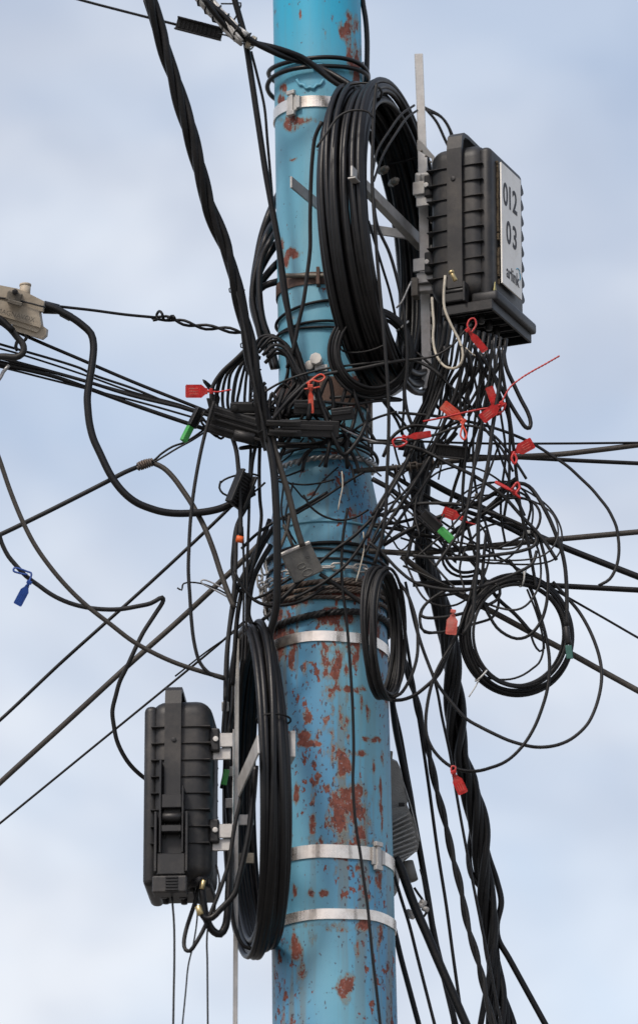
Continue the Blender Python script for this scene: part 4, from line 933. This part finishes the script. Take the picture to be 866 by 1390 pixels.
# cream coax lead on the upper box
cable('cream coaxial lead hanging in a loop below the upper box', '604,374 602.5,392 602,400 603,418 608,432 614,445 621,458 626,470 628,482 626,492 620,499 611,500 603,497 594,486 589,472 587.5,455 588.5,440 587,420 586,404', (20, 20, 12), 1.9, 'cream')
g = G(); g.cyl(P(612, 369, 20), P(618, 381, 20), .0040, 10); g.cyl(P(611.5, 368, 20), P(613, 371, 20), .0052, 8); tag(g.build('brass_connector', M['brs']), 'brass coax connector on the latch side of the upper box', 'connector')
cable('thin pale wire hooked on the medium coil', '558,382 552,395 545,410 538,418', 19, 1.3, 'stl', name='wire', cat='wire')
cable('short pale wire tail near the upper box cables', '632,472 638,478 645,483 654,485', 19, .9, 'cream', name='wire', cat='wire')

# ------------------------------------------------------------------ small grey box in front of the pole
e = empty('splitter_box', P(411, 765, 16), 'small grey splitter box tied askew on the front of the pole', 'splitter box')
c = P(410, 764, 15); a1 = (P(423, 733, 15)-P(380, 752, 15)); a1n = a1.normalized(); a2n = (P(405, 787, 15)-P(380, 752, 15)); a2n = (a2n-a1n*a2n.dot(a1n)).normalized()
a2n = (a2n+FWD*.35).normalized(); a3 = a1n.cross(a2n).normalized()
g = G(); g.box(c, (a1n, a2n, a3), (.0265, .0265, .007), .002, 2); g.build('case', M['gpl'], e)
g = G(); g.box(c-a2n*.0265, (a1n, a2n, a3), (.027, .003, .009), .0015, 1); g.build('top_rim', M['gal'], e)
sgn = -1 if a3.y > 0 else 1
for (u, v, L_) in ((-.004, .004, .007), (.0, .018, .009), (.012, -.006, .003)):
    g = G(); pts = [c+a1n*(u+L_*math.cos(t_))+a2n*(v+L_*.6*math.sin(t_))+a3*(sgn*.0071) for t_ in [k*.42 for k in range(15)]]; g.tube(pts, .0009, 5, True); g.build('embossing', M['gpl'], e)
for s in ('378,748 384,735 390,718 393,700', '398,742 392,728 385,712'):
    cable('short lead feeding the small grey box from above', s, 15, 2.4, 'brn', 'leads feeding the small grey box')

# ------------------------------------------------------------------ beige cast housing at the left edge
e = empty('amplifier_housing', P(10, 425, 18), 'beige cast metal amplifier housing hung on the left wires', 'amplifier')
th = math.radians(-15); ux = (RT*math.cos(th)+UP*math.sin(th)); uy = (-RT*math.sin(th)+UP*math.cos(th)); k_ = S(20, 425, 18)
def q2(x, y): return ((x-20)*k_, (425-y)*k_)
g = G(); g.prism([q2(*p) for p in ((-55, 371), (0, 388), (26, 393), (42, 400), (62, 410), (60, 424), (-55, 401))], P(20, 425, 18), (RT, UP, FWD), .045); g.build('lid', M['bei'], e)
g = G(); g.prism([q2(*p) for p in ((-55, 403), (0, 408), (55, 422), (58, 442), (57, 446), (-55, 412))][::-1], P(20, 425, 18), (RT, UP, FWD), .047)
g.prism([q2(*p) for p in ((-55, 404), (55, 422), (58, 446), (52, 452), (16, 440), (-55, 425))], P(20, 425, 18.3), (RT, UP, FWD), .040); g.build('lower_case', M['bei'], e)
g = G(); g.prism([q2(*p) for p in ((52, 444), (58, 442), (65, 447), (64, 456), (58, 461), (20, 449), (18, 442))], P(20, 425, 18.5), (RT, UP, FWD), .034); g.build('corner_foot', M['bei'], e)
g = G(); g.cyl(P(34, 403, 21), P(35, 388, 21), .0092, 16); g.cyl(P(35, 388.5, 21), P(35, 386, 21), .0100, 16); g.build('capped_port', M['bei'], e)
g = G(); g.box(P(20, 403, 23.5), (ux, FWD, uy), (.0125, .008, .0085), .002, 2); g.box(P(21, 411, 24), (ux, FWD, uy), (.0125, .009, .0035), .001, 1); g.build('lid_clamp', M['bed'], e)
g = G(); g.cyl(P(21, 396, 23), P(21, 396, 25.2), .0052, 6); g.build('clamp_bolt', M['plk'], e)
g = G(); g.tube(path('-40,400 0,404 30,409 62,417', 23.2), .0016, 6); g.build('gasket', M['plk'], e)
o = text_mesh('embossed_word', 'MAGNAVOX', .0115, M['bed'], 0, .0008); o.parent = e; cc = P(22, 428, 23.1)
n3 = -FWD; mw = Matrix(((ux.x, uy.x, n3.x, cc.x), (ux.y, uy.y, n3.y, cc.y), (ux.z, uy.z, n3.z, cc.z), (0, 0, 0, 1))); o.matrix_parent_inverse = Matrix.Translation(-WL[e.name]); o.matrix_basis = mw
g = G(); g.cyl(P(60, 417, 17), P(81, 420, 17), .0112, 14, .0085); tag(g.build('heatshrink_sleeve', M['shn']), 'thick black sleeve where the cable leaves the beige housing', 'sleeve')
g = G(); g.cyl(P(84, 424, 17), P(97, 431, 17), .0074, 12); tag(g.build('tape_wrap', M['brn']), 'brown tape wrapped on the thick cable beside the beige housing', 'tape')
cable('grey cable curling under the beige housing back to the left edge', '-30,425 0,436 15,447 24,458 31,466 33,474 30,481 22,485 8,484 -30,486', (23, 22), 4.6, 'gry', sides=10)
cable('thick black cable along the left edge below the housing', '-30,420 0,432 10,441 18,449', 24, 4.5, 'blk')
cable('dark looped strap under the beige housing', '36,448 37,457 33,463 26,461 22,470 24,476', 20, 2.4, 'blk')
cable('slack grey cable end at the far left edge', '-20,520 -2,517 5,505 13,496', 20, 2.5, 'stl')

# ------------------------------------------------------------------ cast housing behind the pole
e = empty('cast_housing', P(530, 1100, -12), 'grey finned cast aluminium housing half hidden behind the pole', 'housing')
t1 = (P(569, 1140, -12)-P(546, 1040, -12)).normalized(); s1 = (RT-t1*RT.dot(t1)).normalized(); k_ = S(540, 1100, -12)
def q3(x, y): return ((x-530)*k_, (1100-y)*k_)
g = G(); g.prism([q3(*p) for p in ((470, 1026), (531, 1030), (539, 1034), (543, 1042), (553, 1085), (550, 1100), (534, 1108), (470, 1108))], P(530, 1100, -12), (RT, UP, FWD), .035); g.build('upper_case', M['alu'], e)
g = G(); g.prism([q3(*p) for p in ((470, 1104), (552, 1092), (560, 1110), (568, 1142), (566, 1152), (537, 1176), (470, 1190))], P(530, 1100, -12.6), (RT, UP, FWD), .050); g.build('lower_case', M['alu'], e)
for i in range(11):
    y0 = 1110+i*6.3; x1 = 555+min(i*1.7, 11)-max(0, (i-8)*9)
    g = G(); a = P(526, y0+9, -7); b = P(x1, y0-6, -7); t_ = (b-a).normalized()
    g.box((a+b)/2, (t_, FWD, t_.cross(FWD)), ((b-a).length/2, .006, .0016), .0006, 1); g.build('fin', M['alu'], e)
for (x, y, w_) in ((541, 1066, .006), (545, 1092, .0052), (535, 1048, .006)):
    g = G(); g.box(P(x, y, -7.5), (RT, FWD, UP), (w_, .0012, .0032), .001); g.build('slot', M['plk'], e)
g = G(); g.tube(path('538,1036 547,1062 556,1090 562,1112 569,1142', -7.4), .0013, 6); g.build('case_edge', M['alu'], e)
g = G(); g.cyl(P(529, 1032, -8), P(530, 1020, -8), .004, 8); g.build('stud', M['bed'], e)
g = G()
for (a, b, r_) in (((552, 1170), (559, 1196), .011),): g.cyl(P(*a, -9), P(*b, -9), r_, 14)
tag(g.build('insulator', M['gpl']), 'dark rounded insulator below the grey cast housing', 'insulator')
g = G(); g.tube(path('536,1178 537,1195 534,1210 531,1214', -7), .006, 8); tag(g.build('cap', M['gal']), 'small pale cap peeking out from the lower right edge of the pole', 'cap')
e = empty('cable_clamp', P(566, 1232, -8), 'small clamp with pale insulators under the cast housing', 'clamp')
for (x, y) in ((556, 1237), (562, 1231), (571, 1228), (577, 1233), (574, 1224), (558, 1243)):
    g = G(); g.cyl(P(x-3, y, -7), P(x+3, y+2, -6.4), .0045, 8); g.build('insulator_knob', M['cer'], e)
g = G(); g.tube(path('556,1215 562,1225 566,1236 572,1245 578,1240 576,1226 568,1214 562,1205', -7), .0022, 6); g.build('clamp_wire', M['blk'], e)

# ------------------------------------------------------------------ black closures and wedge clamps
def channel(label, a, b, w_, h_, m='plk', teeth=True, name='wedge_clamp', wedge=None):
    t = (b-a).normalized(); u = (UP-t*UP.dot(t)).normalized(); v = t.cross(u); L_ = (b-a).length/2; c = (a+b)/2
    e = empty(name, c, label, 'clamp')
    g = G(); g.box(c, (t, u, v), (L_, w_, h_*.25), .001); g.box(c+u*(w_*.9)-v*h_*.4*(1 if v.y > 0 else -1), (t, u, v), (L_, w_*.14, h_*.6), .001); g.box(c-u*(w_*.9)-v*h_*.4*(1 if v.y > 0 else -1), (t, u, v), (L_*1.02, w_*.14, h_*.6), .001); g.build('shell', M[m], e)
    if teeth:
        g = G(); s = -1 if v.y > 0 else 1
        for k in range(10): g.box(c+t*(L_*(-.85+.19*k))+v*(s*h_*.3), (t, u, v), (L_*.04, w_*.62, h_*.12), .0004, 1)
        g.build('ridge', M[m], e)
    if wedge:
        g = G(); g.box(b+t*wedge[1], (t, u, v), (wedge[1], w_*.75, h_*.55), .0015); g.build('wedge', M[wedge[0]], e)
    return e
channel('black wedge clamp with cut ridges at the top left wire', P(240, 31, 9), P(302, 47, 9), .0115, .010)
cable('thin wires joining the wedge clamp to the silver grip', '296,46 308,48 318,52 324,48 318,38', 11, 1.3)
channel('black wedge clamp on the right hand span below the red tags', P(590, 611, 15), P(638, 616, 15), .011, .012)
channel('black clamp with bright green wedge left of the closures', P(271, 555, 14), P(259, 579, 14), .0075, .009, teeth=False, wedge=('grn', .0145))
channel('black clamp with bright green wedge in the right tangle', P(574, 696, 17), P(597, 718, 17), .0085, .010, teeth=False, wedge=('grn', .0150))
channel('large black clamp holding the thick swinging cable left of the pole', P(316, 686, 15), P(334, 642, 15), .0165, .014)
e = empty('splice_closure', P(320, 575, 12), 'long black splice closure clamped left of the pole', 'closure')
xa = (P(351, 588, 12)-P(283, 568, 12)).normalized(); xu = (UP-xa*UP.dot(xa)).normalized(); xv = xa.cross(xu)
g = G(); g.box(P(320, 578, 15), (xa, xu, xv), (.046, .0235, .018), .004, 2); g.build('case', M['plk'], e)
for (x, y) in ((297, 553), (320, 553), (338, 553)):
    pass
g = G(); g.box(P(332, 553, 17), (RT, UP, FWD), (.024, .0095, .008), .004, 2); g.build('lid_lug', M['plk'], e)
g = G(); g.cyl(P(319, 554, 17.5), P(319, 554, 18.6), .0052, 12); g.build('lug_bolt', M['gry'], e)
for (y, w_) in ((566, .0022), (574, .0018), (584, .0022)):
    g = G(); g.box(P(322, y+4, 17.2), (xa, xu, xv), (.048, w_, .003), .0008, 1); g.build('case_ridge', M['plk'], e)
g = G(); g.cyl(P(318, 590, 16.5), P(346, 596, 16.5), .0105, 12); g.build('end_barrel', M['plk'], e)
g = G(); g.box(P(287, 556, 19), ((RT*-.25+UP).normalized(), RT, FWD), (.020, .0035, .003), .0015); g.build('end_strap', M['gry'], e)
for lb, xy, wh, d in (('upper black flat bar of the rack in front of the pole', (385, 575), (.029, .0050), 22.5), ('lower black flat bar of the rack in front of the pole', (387, 588), (.027, .0055), 22), ('dark rack plate behind the flat bars', (420, 582), (.050, .014), 17),
                      ('dark closure block under the red seal on the pole', (420, 553), (.026, .012), 16), ('small tilted black closure right of the red seal', (465, 562), (.019, .011), 17)):
    g = G(); tx = (RT+UP*(.12 if xy[0] > 460 else -.03)).normalized(); ty = (UP-tx*UP.dot(tx)).normalized(); tz = tx.cross(ty)
    g.box(P(*xy, d), (tx, ty, tz), (wh[0], wh[1], .005 if wh[1] < .006 else .012), .0012, 1)
    g.box(P(xy[0]-2, xy[1]-2, d+1.2), (tx, ty, tz), (wh[0]*.85, wh[1]*.3, .003), .0006, 1)
    tag(g.build('rack_bar' if wh[1] < .006 else 'closure_block', M['gry' if wh[1] < .006 else 'plk']), lb, 'bar' if wh[1] < .006 else 'closure')
bar(P(388, 608, 12.6), P(470, 597, 12.6), .007, .006, 'stl', 'steel_rod', 'grey steel rod lying under the closures on the pole', 'rod')
# pale porcelain and bolt head above the red seal
e = empty('anchor_bolt', on_pole(428, 492, .01)[0], 'pale bolt head with washer on the pole above the red seal', 'bolt')
p, n_ = on_pole(430, 490, .004); g = G(); g.cyl(p-n_*.004, p+n_*.014, .0105, 8); g.build('head', M['wht'], e)
p, n_ = on_pole(421, 497, .003); g = G(); g.cyl(p-n_*.004, p+n_*.006, .0085, 12); g.build('washer', M['gal'], e)
p, n_ = on_pole(436, 500, .003); g = G(); g.box(p, (RT, n_, ZV), (.011, .004, .006), .001); g.build('plate', M['gal'], e)
g = G(); g.tube(path('461,518 463,524 468,526 473,522 474,515', 13.5), .0016, 6); tag(g.build('wire_hook', M['gal']), 'pale wire hook beside the rusty collar', 'hook')
g = G(); g.cyl(P(321, 731, 16), P(330, 733, 16), .0062, 10); tag(g.build('orange_cap', M['orn']), 'orange ring cap on the grey drop cable', 'cap')
g = G(); g.box(P(647, 674, 16), (RT, FWD, UP), (.004, .004, .005), .001); tag(g.build('splice_bead', M['bed']), 'small grey splice bead on a thin tangle wire', 'bead')
g = G(); g.box(P(716, 722, 16), (RT, FWD, UP), (.004, .003, .003), .001); tag(g.build('pale_tie', M['wtie']), 'pale tie head where the flat loop meets the weathered span', 'tie')
cable('pale cable tie end lying on the cone above the chain', '493,722 494,745 490,765 483,790', 14.5, .9, 'cream', name='tie_tail', cat='tie')
cable('pale tie end on the cone in front of the pole', '464,640 465,660 461,680 459,692', 14.5, .9, 'cream', name='tie_tail', cat='tie')

# ------------------------------------------------------------------ coloured tags
def seal(label, c, ang, L_, W_, d, m, loop=None, tail=None, tilt=0, name='seal_tag', lr=1.3, neck=True):
    """plate centre c at pixel, long axis turned ang degrees from image right (counter-clockwise)"""
    k = S(c[0], c[1], d); a = math.radians(ang); u = RT*math.cos(a)+UP*math.sin(a); v = -RT*math.sin(a)+UP*math.cos(a)
    v = (v*math.cos(tilt)+FWD*math.sin(tilt)).normalized(); n_ = u.cross(v)
    e = empty(name, P(*c, d), label, 'tag'); l, w_ = L_*k/2, W_*k/2
    g = G(); g.prism([(-l, -w_*.8), (-l*.92, -w_), (l*.45, -w_), (l*.8, -w_*.5), (l, -w_*.45), (l, w_*.45), (l*.8, w_*.5), (l*.45, w_), (-l*.92, w_), (-l, w_*.8)], P(*c, d), (u, v, n_), .0009); 
    g.build('plate', M[m], e)
    g = G(); g.prism([(-l*.8, -w_*.7), (l*.35, -w_*.7), (l*.35, w_*.7), (-l*.8, w_*.7)], P(*c, d), (u, v, n_), .00125); g.build('raised_field', M[m], e)
    for q_ in (-.30, 0, .30):
        if W_ < 12: continue
        g = G(); g.box(P(*c, d)+u*(-l*.25)+v*(w_*q_*1.4), (u, v, n_), (l*(.42-.1*abs(q_)), .0005, .0015), 0); g.build('moulded_line', M['pnk'] if m != 'blu' else M['blu'], e)
    if neck:
        g = G(); g.cyl(P(*c, d)+u*l*.95, P(*c, d)+u*(l+.006), .0028, 8); g.box(P(*c, d)+u*(l+.006), (u, v, n_), (.003, .0045, .0035), .001); g.build('lock', M[m], e)
    if loop:
        g = G(); g.tube(path(loop, d+.4, .003), lr*k, 6); g.build('tie_loop', M[m], e)
    if tail:
        base = path(tail, d+.2, .003); g = G(); rs = [(1.25 if i % 2 else .8)*k*1.15 for i in range(len(base))]; g.tube(base, rs, 6); g.build('serrated_tail', M[m], e)
    return e
seal('red tag sticking out left of the arching cables', (267, 531), 0, 30, 18, 19, 'red', tail='284,531 295,532 314,529')
seal('red seal hanging upright on the middle of the pole', (422, 545), 92, 32, 7, 19, 'org', loop='424,530 419,522 425,514 436,508 441,512 434,518 424,516 416,521', tail='413,528 425,527 434,525')
seal('red tag hanging straight under the upper box', (648, 464), 130, 33, 10, 24, 'red', loop='638,450 634,442 637,434 643,432 646,440 642,448 639,452')
seal('orange red tag pointing up left in the tangle under the box', (613, 559), -38, 32, 15, 20, 'org', loop='625,572 629,580 633,590 630,597 625,592 627,580 629,574')
seal('red tag pointing left above the splice clamp with looped tie', (569, 591), 188, 32, 9, 19, 'red', loop='552,595 541,594 533,598 536,606 546,605 552,600 545,597', lr=1.5)
seal('upright red tag of the knotted pair right of the tangle', (669, 541), -70, 34, 11, 21, 'red', loop='672,556 680,552 686,548 682,558 674,562')
seal('lower tilted red tag of the knotted pair right of the tangle', (665, 560), 38, 30, 15, 22, 'red', tail='678,552 691,527 706,514 722,504 740,494 759,483')
cable('long thin red serrated tail running left through the tangle', '574,572 600,567 630,560 655,555 675,552 688,546', 21, 1.4, 'red', name='seal_tail', cat='tag tail')
seal('red tag right of the tangle just above the weathered span', (711, 607), 208, 27, 16, 19, 'red', loop='698,613 694,622 698,630 701,624 697,614', lr=1.7)
seal('narrow pointed red tag lying across the thick loop', (683, 660), -28, 26, 6, 20, 'red', loop='694,664 702,655 705,662 700,670 706,676', tilt=.9, lr=1.8)
seal('red tag half hidden among cables left of the flat loop', (612, 698), -22, 24, 14, 15, 'red', tail='622,704 634,709 645,712')
seal('faded translucent red tag hanging beside the curling loops', (613, 848), 84, 27, 15, 18, 'pnk')
seal('red tag hanging from the lowest loop on the right', (623, 1065), 115, 27, 14, 18, 'red', loop='617,1051 612,1046 613,1040 618,1041 617,1048 614,1054', lr=1.2)
seal('blue tag hanging on the cable at the far left', (31, 808), 62, 30, 12, 17, 'blu', loop='38,793 42,785 43,778 38,776 30,773 20,771 19,775 27,778 38,780', lr=1.4)
# cable bundles at the neck of the upper box
for i in range(12):
    x = 600+i*7.5
    cable(ORD[i]+' from the left of the black cables entering the ports under the upper box', f'{x+4},{436+i*2.2} {x+2},{452+i*2.2} {x-1},{470+i*1.5} {x-5+rt.uniform(-5,5)},{492+i} {x-10+rt.uniform(-12,8)},{525} {x-22+rt.uniform(-10,12)},{565}', (17-i*.3, 16, 13), rt.uniform(2.0, 3.6), rt.choice(('shn', 'blk', 'gry')), 'cables entering the upper box ports')
